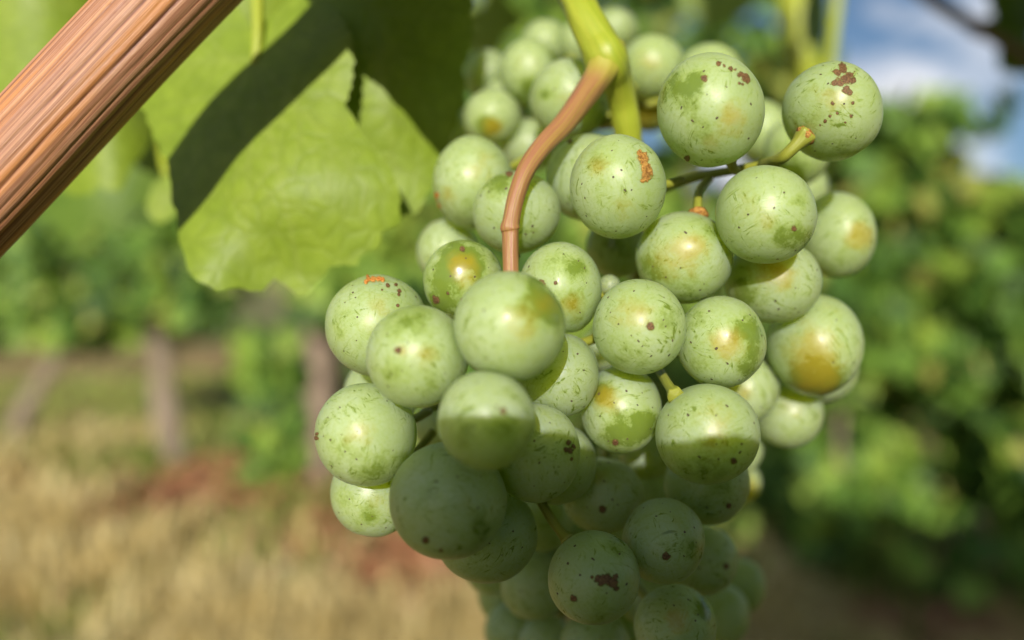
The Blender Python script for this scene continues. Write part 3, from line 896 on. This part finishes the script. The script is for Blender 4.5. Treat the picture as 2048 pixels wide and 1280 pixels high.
# ------------------------------------------------------------------ the cane
def build_cane():
    a, b = P(-420, 780, 0.111), P(655, -317, 0.120)
    a, b = a - 0.9 * (b - a), b + 0.9 * (b - a)
    n = 200
    t = np.linspace(0, 1, n)
    path = a + (b - a) * t[:, None]
    path += np.outer(0.0006 * np.sin(t * 19), RIGHT)
    NR = 30
    rg = np.random.default_rng(5)
    jit = rg.uniform(-0.35, 0.35, NR)
    amp = rg.uniform(0.35, 1.2, NR)
    rid = {}
    def ridge(th, i):
        u = th / (2 * math.pi) * NR + 0.20 * math.sin(i * 0.05) + 0.06 * math.sin(i * 0.31 + th * 3)
        k = int(math.floor(u)) % NR
        f = (u - math.floor(u) + jit[k] * 0.5) % 1.0
        return min(1.0, (abs(math.sin(math.pi * f)) ** 0.5)) , amp[k]
    seg = 240
    def prof(th, i):
        r, am = ridge(th, i)
        return 1.0 - 0.045 * am * (1 - r) + 0.012 * math.sin(2 * th + 1)
    V, Fc, A, S = tube(path, np.linspace(0.0073, 0.00748, n), seg, prof)
    R = []
    for i in range(n):
        for k in range(seg):
            r, am = ridge(2 * math.pi * k / seg, i)
            R.append(1 - (1 - r) * am)
    R += [1.0] * (len(V) - len(R))
    root = thing('vine_cane', 'thick ridged reddish brown cane slanting across the top left corner', 'cane', a)
    mesh_obj('bark', np.array(V) - a, Fc, M_CANE, root, attrs={'angle': A, 'along': S, 'ridge': R})
build_cane()

# ------------------------------------------------------------------ the bunch
BERRIES = [('A1',1018,653,112,111,0.0990),('A2',835,713,102,102,0.1024),('A3',756,652,103,102,0.1170),('A4',733,868,102,104,0.1100),('A5',973,840,98,99,0.0946),('A6',897,1000,118,118,0.1030),('A7',748,985,87,88,0.1190),('A8',1070,905,91,100,0.1092),('A9',1112,927,81,82,0.1209),('A10',972,1065,103,101,0.1180),('A11',1112,749,86,87,0.1153),('A12',762,788,74,76,0.1340),('B1',926,561,80,81,0.1170),('B2',1120,578,83,94,0.1160),('B3',1033,425,88,83,0.1240),('B4',1235,374,97,104,0.1140),('B5',1420,222,106,114,0.1120),('B6',1663,224,99,99,0.1160),('B7',1530,430,101,99,0.1118),('B8',1368,516,98,92,0.1202),('B9',1546,563,97,84,0.1250),('B10',1278,654,93,96,0.1113),('B11',1441,684,89,92,0.1137),('B12',1414,867,105,101,0.1090),('B13',1243,819,80,89,0.1191),('B14',1628,690,97,101,0.1310),('B15',1674,470,75,86,0.1390),('B16',1490,778,67,69,0.1350),('B17',1577,826,69,70,0.1420),('B18',1642,735,72,72,0.1500),('B19',1233,492,62,64,0.1400),('B20',1219,570,21,21,0.1220),('B21',946,366,80,94,0.1340),('B22',895,503,62,66,0.1420),('B23',1178,356,86,88,0.1300),('C1',985,236,58,57,0.1564),('C2',940,272,52,55,0.1720),('C3',1140,199,81,82,0.1420),('C4',1060,145,62,68,0.1600),('C5',974,150,46,51,0.1760),('C6',1057,293,57,55,0.1616),('C7',1305,136,66,66,0.1625),('C8',1297,212,57,53,0.1729),('C9',1160,87,46,47,0.1800),('C10',1420,158,70,70,0.1586),('C11',1522,262,57,62,0.1680),('C12',1603,376,53,53,0.1700),('C13',1592,305,66,68,0.1500),('D1',1205,990,81,76,0.1276),('D2',1325,1081,83,87,0.1160),('D3',1188,1154,92,94,0.1100),('D4',1350,1250,82,82,0.1200),('D5',1413,967,85,82,0.1260),('D6',1404,1120,72,70,0.1360),('D7',1480,1172,50,57,0.1640),('D8',1070,1166,70,74,0.1405),('D9',1440,1230,59,64,0.1550),('D10',1030,1262,61,64,0.1527),('D11',1095,1285,57,57,0.1441),('D12',1190,1290,70,74,0.1350),('D13',1008,1185,53,66,0.1632),('D14',1295,906,56,54,0.1380),('D15',1478,965,45,44,0.1600),('D16',1478,898,48,50,0.1500),('D17',1118,1082,72,74,0.1511),('D22',1084,1042,62,62,0.1370),('D23',1240,1068,50,50,0.1460),('D24',1302,988,58,58,0.1470),('D18',1088,1128,62,64,0.1470),('D19',1290,1190,58,58,0.1420),('D20',1245,1262,56,56,0.1500),('D21',985,1130,58,60,0.1500),('C14',1010,200,51,51,0.1750),('C15',1090,90,48,51,0.1820),('C16',1228,60,46,48,0.186),('E1',1310,560,54,52,0.1720),('E2',1220,700,56,56,0.1700),('E7',880,850,56,56,0.1640),('E8',1250,900,52,52,0.1700),('E12',1190,1060,50,50,0.1700)]

# bloom rubbed away, plus shade painted into a few back berries: berry, px, py, radius, strength
RUB_SHADE = [('B5',1358,178,52,.8),('B5',1400,160,34,.5),('B5',1400,255,40,.35),('B1',925,505,48,.9),('B1',880,560,48,.8),('B1',900,600,40,.7),('B1',970,545,40,.4),('B2',1150,540,32,.8),('B2',1135,605,40,.55),('B2',1100,520,40,.25),
       ('A1',1088,600,46,1.0),('A1',1108,640,30,.7),('A1',1065,570,28,.6),('A2',822,640,42,.75),('A2',782,660,26,.4),('A2',785,748,30,.6),('A2',850,770,30,.3),('B7',1592,470,38,.8),('B7',1600,400,26,.45),('B7',1560,480,30,.4),
       ('B8',1300,540,42,.55),('B8',1365,590,40,.5),('B8',1420,455,24,.5),('B10',1345,640,34,.45),('B10',1270,720,40,.45),('B10',1225,690,34,.3),('B11',1502,665,38,.75),('B11',1400,640,34,.4),('B11',1500,730,30,.6),('B11',1400,730,26,.35),
       ('B13',1245,862,48,.9),('B13',1292,840,30,.7),('B13',1200,780,28,.5),('B14',1640,770,54,.9),('B14',1590,740,36,.4),('B9',1484,588,34,.8),('B9',1510,610,30,.4),('B6',1610,250,36,.3),('B6',1680,290,44,.4),
       ('B3',1000,365,34,.85),('B3',1055,465,28,.45),('A4',745,945,40,.5),('A4',690,905,30,.3),('A4',800,920,24,.4),('A7',735,1035,26,.6),('A7',690,1000,28,.4),('C4',1058,185,32,.8),('C3',1088,190,20,.8),('C1',975,254,26,.9),
       ('B4',1190,320,24,.4),('B4',1200,400,30,.25),('A3',690,640,30,.3),('A6',870,1010,60,.3),('A6',960,1060,36,.6),('A5',930,870,40,.5),('A5',1010,860,36,.5),('B12',1400,940,60,.5),('B21',935,430,30,.4),('B15',1660,530,40,.35),
       ('D3',1240,1080,34,.6),('D3',1200,1220,30,.5),('D2',1390,1100,30,.5),('D4',1410,1220,34,.6),('D5',1430,1000,40,.4),('C13',1592,305,70,.5),('B19',1233,492,70,.5),('C8',1297,212,50,.8),('A8',1135,900,34,.5)]
# amber blush of the ripening flesh, plus warm sun glare painted into the paler patches
AMB = [('B5',1468,236,40,.85),('B5',1420,290,26,.5),('B4',1195,330,30,.7),('B4',1245,410,48,.45),('B8',1352,515,52,.85),('B8',1392,490,30,.6),('B10',1278,625,48,.6),('B10',1240,640,30,.4),('B11',1462,690,34,1.0),('B11',1425,680,26,.4),
       ('B13',1212,800,34,.9),('B14',1625,722,58,1.0),('B14',1640,770,40,.5),('B14',1640,640,60,.35),('B15',1718,472,32,1.2),('B7',1520,445,40,.5),('B7',1490,400,40,.35),('B9',1565,555,40,.45),('B9',1540,520,60,.6),('B1',925,530,30,1.1),('B1',935,570,30,.5),
       ('B2',1140,610,30,.9),('A3',757,628,52,.55),('A4',722,868,42,.65),('A1',1040,655,56,.5),('A1',1085,600,40,.5),('A2',848,715,34,.55),('B12',1438,835,54,.5),('B12',1430,910,50,.35),('C1',985,254,22,1.2),('C3',1150,205,40,.6),
       ('C7',1300,130,44,.6),('C8',1297,212,50,1.1),('B21',965,335,46,.5),('B21',893,395,32,.5),('B16',1480,785,44,.6),('B17',1582,812,44,.5),('D4',1355,1240,40,.9),('D2',1352,1055,30,.5),('D1',1195,955,26,.5),('A6',930,1010,36,.4),
       ('B6',1690,190,50,.35),('B6',1640,200,40,.3),('B6',1600,280,40,.5),('A7',760,1010,34,.4),('D15',1490,980,40,.9),('C4',1060,125,40,.4),('A2',800,700,16,.7)]

CENTRE = {}
for nm, cx, cy, rx, ry, d in BERRIES:
    c = P(cx, cy, d)
    th = math.atan(math.hypot(cx - W_PX / 2, cy - H_PX / 2) / FPX)
    CENTRE[nm] = (c, rx / FPX * d, ry / FPX * d, th, math.atan2(H_PX / 2 - cy, cx - W_PX / 2))

def ico(sub):
    import bmesh
    bm = bmesh.new()
    bmesh.ops.create_icosphere(bm, subdivisions=sub, radius=1.0)
    v = np.array([x.co[:] for x in bm.verts])
    f = [tuple(x.index for x in q.verts)[::-1] for q in bm.faces]   # the camera's axes are left handed
    bm.free()
    return v, f
ICO5, ICO4 = ico(6), ico(5)
AX = np.stack([RIGHT, UP, FWD])                   # rows: the camera's axes as the frame the berries hang in

bunch = thing('grape_bunch', 'hanging bunch of pale green grapes with waxy bloom and brown specks', 'grapes', P(1215, 125, 0.130))
B0 = P(1215, 125, 0.130)
BERRY_OBJ, BERRY_BVH = {}, {}
BERRY_LABEL = {'B4': 'berry with an orange brown corky scab on its right side', 'B6': 'rightmost upper berry on its own stalk, with a brown rusty patch on top', 'B5': 'large upper berry with a row of brown specks near its top right',
               'A3': 'left berry with an orange scab on top', 'A6': 'largest lower left berry, mostly in shade', 'A5': 'front berry half in shade with a straight shadow edge', 'B12': 'berry with its lower half in shade',
               'B10': 'berry with one round brown scar beside its centre', 'D3': 'shaded lower berry with a dark red brown patch', 'B1': 'glossy rubbed berry with a bright highlight', 'B15': 'blurred right berry with an amber side',
               'A1': 'large front berry with a green rubbed crescent', 'B20': 'tiny green unripe berry between larger ones'}

def smoothmin_plane(Vc, n, t, k):
    dd = Vc @ n
    new = -k * np.logaddexp(-dd / k, -t / k)
    m = dd > t - 5 * k
    Vc[m] += np.outer((new - dd)[m], n)
    return Vc

def build_berry(idx):
    nm, cx, cy, rx, ry, d = BERRIES[idx]
    c, wx, wy, th, phi = CENTRE[nm]
    base, faces = ICO5 if d < 0.137 and nm != 'B20' else ICO4
    rm = math.sqrt(wx * wy)
    v = base.copy()
    nz = fbm(base * 1.3 + idx * 7.7, 71) - 0.5
    v = v * (1 + 0.06 * nz)[:, None]
    loc = np.stack([v[:, 0] * wx, v[:, 1] * wy, v[:, 2] * rm], 1)
    rd = np.array([math.cos(phi), math.sin(phi), 0.0])       # a rectilinear lens stretches a ball away from the centre; the berries there are that much shorter
    loc += np.outer((loc @ rd) * (math.cos(th) - 1) * 0.9, rd)
    w = loc @ AX
    for j, (nm2, *_r) in enumerate(BERRIES):
        if j == idx: continue
        c2, x2, y2, _a, _b = CENTRE[nm2]
        r2 = math.sqrt(x2 * y2)
        dv = c2 - c
        dist = np.linalg.norm(dv)
        if dist < rm + r2 and dist > 0.3 * max(rm, r2):
            t = (dist * dist + rm * rm - r2 * r2) / (2 * dist) - 0.00004
            w = smoothmin_plane(w, dv / dist, t, 0.035 * rm)
    px, py, dd = to_px(w + c)
    toc = (CAM - (w + c)); toc /= np.linalg.norm(toc, axis=1)[:, None]
    nrm = w / np.linalg.norm(w, axis=1)[:, None]
    facing = np.clip((nrm * toc).sum(1) * 4 + 0.6, 0, 1)
    rub = np.full(len(w), 0.15) + 0.22 * (fbm(base * 1.6 + idx * 3.1, 81) - 0.45)
    amb = np.zeros(len(w))
    wob = fbm(base * 3.0 + idx * 5.3, 91, 4) - 0.5
    for q, x, y, r, s in RUB_SHADE:
        if q == nm: rub += facing * s * 0.9 * np.clip(1.25 - np.hypot(px - x, py - y) / r + 1.1 * wob, 0, 1)
    for q, x, y, r, s in AMB:
        if q == nm: amb += facing * s * np.exp(-((px - x) ** 2 + (py - y) ** 2) / (r * r)) * (1 + 0.9 * wob)
    o = mesh_obj('berry', w, faces, M_BERRY, bunch, loc=c - B0, attrs={'rub': rub, 'amber': np.clip(amb, 0, 1.5)})
    if nm in BERRY_LABEL: o['label'] = BERRY_LABEL[nm]
    BERRY_OBJ[nm] = o
    if d < 0.147:
        BERRY_BVH[nm] = BVHTree.FromPolygons([Vector(q) for q in (w + c)], faces)

for i in range(len(BERRIES)):
    build_berry(i)

def cast(nm, x, y):
    o = Vector(CAM)
    dr = Vector(P(x, y, 1.0) - CAM).normalized()
    h = BERRY_BVH[nm].ray_cast(o, dr)
    return h[0], h[1]

def mark(nm, name, blobs, mat, step=1.6, rough=0.55, lift=0.00003, height=0.00007, seed=0, label=None):
    """an irregular scab lying on the skin: cells of a small grid whose blob sum plus noise is positive"""
    bl = np.array(blobs, float)
    x0, x1 = (bl[:, 0] - bl[:, 2] * 1.8).min(), (bl[:, 0] + bl[:, 2] * 1.8).max()
    y0, y1 = (bl[:, 1] - bl[:, 2] * 1.8).min(), (bl[:, 1] + bl[:, 2] * 1.8).max()
    xs, ys = np.arange(x0, x1, step), np.arange(y0, y1, step)
    X, Y = np.meshgrid(xs, ys)
    f = np.full(X.shape, -9.0)
    for x, y, r in bl:
        f = np.maximum(f, 1 - np.hypot(X - x, Y - y) / r)
    nz = fbm(np.stack([X.ravel() / 6.5, Y.ravel() / 6.5, np.full(X.size, seed * 3.3)], 1), seed + 7, 3).reshape(X.shape) - 0.5
    f = f + rough * nz * 2
    c = BERRY_OBJ[nm].location + Vector(B0)
    idx, V, Fc, TH = {}, [], [], []
    def vert(j, i):
        if (j, i) not in idx:
            h, n = cast(nm, X[j, i], Y[j, i])
            if h is None: return None
            e = max(0.0, min(1.0, f[j, i] * 2.5))
            idx[(j, i)] = len(V)
            TH.append(float(f[j, i]))
            V.append(h - c + n * (lift + height * e * (0.6 + 0.8 * (nz[j, i] + 0.5))))
        return idx[(j, i)]
    for j in range(len(ys) - 1):
        for i in range(len(xs) - 1):
            if f[j:j + 2, i:i + 2].mean() > -0.2:
                q = [vert(j, i), vert(j + 1, i), vert(j + 1, i + 1), vert(j, i + 1)]
                if None not in q: Fc.append(q)
    if Fc:
        o = mesh_obj(name, V, Fc, mat, BERRY_OBJ[nm], attrs={'thick': TH})
        if label: o['label'] = label

# corky and rusty scabs the photo shows
mark('B4', 'scab', [(1283, 312, 11), (1287, 322, 12), (1290, 333, 12), (1294, 345, 14), (1290, 355, 10), (1278, 306, 7), (1284, 361, 6)], M_CORK, 1.3, 0.5, height=0.00016, seed=1)
mark('A3', 'scab', [(738, 559, 7), (746, 560, 8), (756, 559, 7), (764, 561, 5), (732, 565, 5)], M_RUST, 1.2, 0.6, height=0.00025, seed=2)
mark('A3', 'speck', [(776, 571, 5), (792, 569, 4), (798, 582, 5), (797, 589, 4), (764, 580, 3), (795, 611, 4)], M_SCAR, 1.2, 0.45, seed=3)
mark('B6', 'scab', [(1684, 137, 12), (1676, 145, 10), (1700, 150, 10), (1690, 160, 13), (1704, 160, 9), (1680, 165, 10), (1692, 178, 8), (1699, 184, 7), (1668, 168, 6)], M_SCAR, 1.3, 0.75, seed=4)
mark('B6', 'scratch', [(1665, 207, 5), (1675, 226, 4), (1660, 232, 4), (1702, 233, 4), (1650, 242, 4), (1706, 206, 5), (1640, 250, 3), (1690, 245, 3)], M_SCAR, 1.2, 0.7, seed=5)
mark('B5', 'scab', [(1437, 128, 6), (1448, 131, 5), (1462, 137, 7), (1470, 140, 5), (1480, 150, 7), (1488, 156, 9), (1494, 161, 7), (1478, 166, 4), (1486, 169, 4)], M_SCAR, 1.2, 0.8, seed=6)
mark('B5', 'blossom_scar', [(1409, 158, 9)], M_SCAR, 1.2, 0.5, seed=7)
mark('B5', 'speck', [(1374, 316, 7)], M_SCAR, 1.2, 0.4, seed=8)
mark('D3', 'scab', [(1195, 1157, 9), (1205, 1160, 12), (1218, 1160, 14), (1226, 1166, 13), (1230, 1154, 8), (1232, 1176, 7), (1184, 1155, 5)], M_SCAR, 1.3, 0.5, seed=9)
mark('D3', 'blossom_scar', [(1148, 1197, 9)], M_SCAR, 1.2, 0.3, seed=10)
mark('B1', 'scab', [(872, 600, 8), (868, 594, 5), (896, 586, 5), (925, 598, 4)], M_SCAR, 1.2, 0.6, seed=11)
mark('B2', 'scab', [(1084, 563, 6), (1088, 569, 5), (1111, 566, 5)], M_SCAR, 1.2, 0.5, seed=12)
mark('B3', 'blossom_scar', [(1018, 347, 8)], M_SCAR, 1.2, 0.4, seed=13)
mark('A8', 'scab', [(1135, 885, 7), (1141, 902, 8), (1132, 900, 6), (1146, 893, 5), (1142, 918, 4)], M_SCAR, 1.2, 0.8, seed=14)
mark('B21', 'scab', [(872, 392, 9), (868, 402, 8), (877, 413, 6)], M_RUST, 1.4, 0.6, seed=15)
mark('C4', 'speck', [(1034, 135, 10)], M_RUST, 1.6, 0.3, seed=16) if 'C4' in BERRY_BVH else None
mark('A4', 'scab', [(634, 876, 5), (635, 868, 4)], M_SCAR, 1.2, 0.4, seed=17)
for nm, x, y, r in [('B10', 1301, 653, 11), ('B7', 1587, 457, 8), ('B13', 1231, 884, 9), ('B12', 1467, 922, 10), ('A5', 1006, 822, 8), ('A6', 852, 1079, 11), ('A6', 883, 1100, 6), ('D1', 1205, 1018, 11), ('D2', 1333, 1113, 11),
                    ('D5', 1457, 1011, 8), ('A2', 796, 701, 10), ('D6', 1452, 1132, 9), ('B23', 1140, 283, 8), ('B1', 925, 499, 8)]:
    mark(nm, 'blossom_scar', [(x, y, r * 0.85)], M_SCAR, 1.1, 0.34, height=0.00012, seed=int(x))

# lenticels: the fine dark pores
KNOWN = {'B10': [(1216, 595), (1328, 595), (1221, 625), (1237, 648), (1263, 671), (1277, 682), (1285, 692), (1331, 653), (1345, 681), (1338, 710), (1302, 712), (1327, 640), (1268, 582)],
         'B11': [(1418, 622), (1485, 641), (1433, 697), (1455, 727), (1382, 685), (1423, 758), (1478, 760), (1500, 630), (1525, 700)], 'B7': [(1496, 429), (1478, 455), (1548, 416), (1453, 482), (1504, 517), (1555, 518), (1591, 501), (1568, 385)],
         'B12': [(1376, 830), (1432, 831), (1337, 830), (1399, 914), (1437, 918), (1433, 888), (1483, 888), (1508, 846), (1454, 812), (1480, 905)], 'B5': [(1414, 189), (1453, 174), (1434, 236), (1502, 208), (1385, 242), (1406, 254), (1497, 277), (1363, 215), (1408, 142), (1435, 325)],
         'B4': [(1170, 396), (1224, 301), (1293, 433), (1232, 462), (1212, 470), (1263, 380), (1250, 381), (1243, 340)], 'B2': [(1075, 500), (1127, 508), (1058, 533), (1157, 522), (1169, 536), (1160, 625), (1100, 620)], 'B3': [(962, 392), (1065, 452), (997, 489), (1051, 468), (1012, 377)],
         'A3': [(711, 595), (690, 605), (713, 681), (688, 702), (715, 634), (832, 594), (705, 571), (706, 585)], 'B9': [(1551, 602), (1591, 576), (1557, 618), (1591, 617), (1537, 631), (1597, 624), (1634, 540)], 'A4': [(656, 835), (661, 880), (663, 932), (774, 802)],
         'B13': [(1253, 782), (1275, 810), (1301, 858), (1198, 788), (1255, 878), (1305, 815)], 'A11': [(1155, 708), (1143, 802), (1170, 690), (1168, 813)], 'D3': [(1150, 1092), (1136, 1127), (1186, 1118), (1239, 1108), (1160, 1150), (1253, 1168), (1213, 1186), (1115, 1187)], 'B8': [(1371, 465), (1306, 533), (1400, 580)]}
def lenticels(nm, rng):
    c0, wx, wy, th, phi = CENTRE[nm]
    _, cx, cy, rx, ry, d = next(b for b in BERRIES if b[0] == nm)
    pts = list(KNOWN.get(nm, []))
    want = int(rng.integers(7, 13)) if d < 0.128 else int(rng.integers(3, 7))
    for _ in range(200):
        if len(pts) >= want: break
        a, r = rng.uniform(0, 6.283), math.sqrt(rng.uniform(0.02, 0.93))
        q = (cx + rx * r * math.cos(a), cy + ry * r * math.sin(a))
        if all(math.hypot(q[0] - p[0], q[1] - p[1]) > 13 for p in pts): pts.append(q)
    c = BERRY_OBJ[nm].location + Vector(B0)
    V, Fc = [], []
    for x, y in pts:
        h, n = cast(nm, x, y)
        if h is None: continue
        if (h - c).length > 1.2 * max(wx, wy): continue
        t1 = n.orthogonal().normalized()
        t2 = n.cross(t1)
        r = rng.uniform(1.2, 2.5) / FPX * d * (1.25 if (x, y) in KNOWN.get(nm, []) else 1.0)
        el = rng.uniform(0.7, 1.3)
        b = len(V)
        V.append(h - c + n * 0.00006)
        for k in range(7):
            a = 6.283 * k / 7
            rr = r * rng.uniform(0.75, 1.2)
            V.append(h - c + n * 0.00002 + t1 * rr * el * math.cos(a) + t2 * rr / el * math.sin(a))
            Fc.append((b, b + 1 + k, b + 1 + (k + 1) % 7))
    if Fc:
        o = mesh_obj('lenticels', V, Fc, M_DOT, BERRY_OBJ[nm])
        o['kind'] = 'stuff'
LR = np.random.default_rng(101)
for nm in BERRY_BVH:
    if nm != 'B20': lenticels(nm, LR)

# stalk, side stem, inner stalks
def stem_part(name, rows, mat, seg=20, prof=None, label=None):
    """rows: px, py, depth, radius in px"""
    r = catmull(np.array(rows, float), 8)
    path = P(r[:, 0], r[:, 1], r[:, 2])
    V, Fc, A, S = tube(path - B0, r[:, 3] / FPX * r[:, 2], seg, prof)
    o = mesh_obj(name, V, Fc, mat, bunch, attrs={'angle': A, 'along': S})
    if label: o['label'] = label
    return o
bmp = lambda th, i: 1 + 0.035 * math.sin(3 * th + i * 0.2) + 0.02 * math.sin(8 * th - i * 0.33)
stem_part('peduncle', [(1110, -70, .134, 33), (1148, -10, .132, 34), (1172, 40, .129, 35), (1198, 88, .1275, 39), (1215, 120, .1270, 44), (1232, 160, .130, 32), (1245, 205, .133, 28), (1254, 250, .135, 28), (1262, 310, .138, 26), (1275, 380, .143, 22)], M_PEDUNCLE, 28, bmp)
stem_part('side_stem', [(1230, 96, .1275, 26), (1222, 112, .1266, 33), (1210, 132, .1260, 33), (1196, 155, .1252, 29), (1175, 184, .1238, 25.5), (1128, 247, .1203, 22), (1085, 293, .1175, 20), (1052, 342, .1155, 18.5), (1032, 394, .1145, 17.5), (1022, 440, .1140, 17), (1020, 456, .1140, 19.5), (1021, 470, .1140, 16.5), (1021, 520, .1135, 16), (1022, 580, .1130, 16), (1026, 640, .1150, 15)],
          M_BROWN, 28, bmp, 'reddish brown side stem curving down over the berries')
stem_part('rachis', [(1275, 380, .143, 22), (1285, 470, .146, 18), (1270, 600, .150, 15), (1240, 720, .152, 13), (1220, 860, .152, 11), (1200, 1000, .150, 9), (1190, 1130, .146, 8), (1200, 1250, .143, 7)], M_PEDICEL, 16, bmp)
stem_part('rachis_arm', [(1270, 400, .144, 14), (1340, 372, .136, 10), (1400, 352, .130, 9), (1470, 340, .126, 9), (1530, 330, .1225, 10)], M_PEDICEL, 14, bmp)
stem_part('rachis_arm', [(1255, 660, .151, 12), (1350, 700, .145, 9), (1440, 760, .143, 7)], M_PEDICEL, 12, bmp)
stem_part('rachis_arm', [(1235, 740, .152, 12), (1080, 780, .140, 10), (930, 800, .128, 9), (850, 820, .124, 7)], M_PEDICEL, 12, bmp)
stem_part('rachis_arm', [(1026, 640, .115, 15), (1010, 720, .124, 10), (960, 760, .126, 8)], M_PEDICEL, 12, bmp)
stem_part('rachis_arm', [(1250, 240, .135, 14), (1170, 250, .150, 10), (1080, 240, .164, 8), (1020, 220, .172, 7)], M_PEDICEL, 12, bmp)

RACH = np.array([P(*q) for q in [(1275, 380, .143), (1270, 600, .150), (1220, 860, .152), (1195, 1100, .147), (1340, 372, .136), (1470, 340, .126), (1350, 700, .145), (1080, 780, .140), (930, 800, .128), (1170, 250, .150), (1080, 240, .164), (1010, 720, .124), (1440, 760, .143)]])
OVERRIDE = {'B6': [(1604, 277, .1120), (1582, 300, .1130), (1560, 318, .1150), (1525, 331, .1220)], 'B8': [(1396, 432, .1190), (1396, 408, .1205), (1400, 380, .1250), (1420, 356, .1290)], 'B12': [(1350, 790, .1080), (1336, 768, .1120), (1318, 740, .1200), (1300, 715, .1350)],
            'B5': [(1462, 326, .1160), (1468, 338, .1190), (1475, 342, .1250)]}
def pedicel(nm):
    c, wx, wy, th, phi = CENTRE[nm]
    rm = math.sqrt(wx * wy)
    if nm in OVERRIDE:
        path = np.array([P(*q) for q in OVERRIDE[nm]])
        dirv = path[0] - c
        path[0] = c + dirv / np.linalg.norm(dirv) * min(np.linalg.norm(dirv), rm * 0.97)
        k = 1.25 if nm == 'B6' else 0.95
    else:
        t = RACH[np.argmin(np.linalg.norm(RACH - c, axis=1))] + 0.004 * FWD
        dirv = t - c + 0.3 * rm * FWD
        dn = dirv / np.linalg.norm(dirv)
        a = c + dn * rm * 0.97
        ln = min(np.linalg.norm(t - a), 0.008)
        e = a + (t - a) / (np.linalg.norm(t - a) + 1e-9) * ln
        path = np.array([a, a + (e - a) * 0.5 - 0.0004 * UP, e])
        k = 1.0
    path = catmull(path, 6)
    u = np.linspace(0, 1, len(path))
    rad = k * (0.00075 + 0.0006 * np.exp(-(u / 0.14) ** 2))
    V, Fc, A, S = tube(path - c, rad, 12, prof=lambda th, i: 1 + (0.16 * math.sin(5 * th) if i < 3 else 0.04 * math.sin(3 * th)))
    mesh_obj('pedicel', V, Fc, M_PEDICEL, BERRY_OBJ[nm], attrs={'angle': A, 'along': S})
    if nm in ('B6', 'B8'):     # the brown collar where stalk and berry meet
        dn = (path[1] - path[0]); dn /= np.linalg.norm(dn)
        p2 = np.array([path[0] - dn * 0.0003, path[0] + dn * 0.0003, path[0] + dn * 0.0008, path[0] + dn * 0.0011])
        V, Fc, A, S = tube(p2 - c, [0.0013, 0.0016, 0.0014, 0.0009], 18, prof=lambda th, i: 1 + 0.10 * math.sin(6 * th + i) + 0.05 * math.sin(13 * th))
        mesh_obj('stalk_collar', V, Fc, M_COLLAR, BERRY_OBJ[nm])
for nm in BERRY_OBJ:
    if nm[0] != 'E': pedicel(nm)
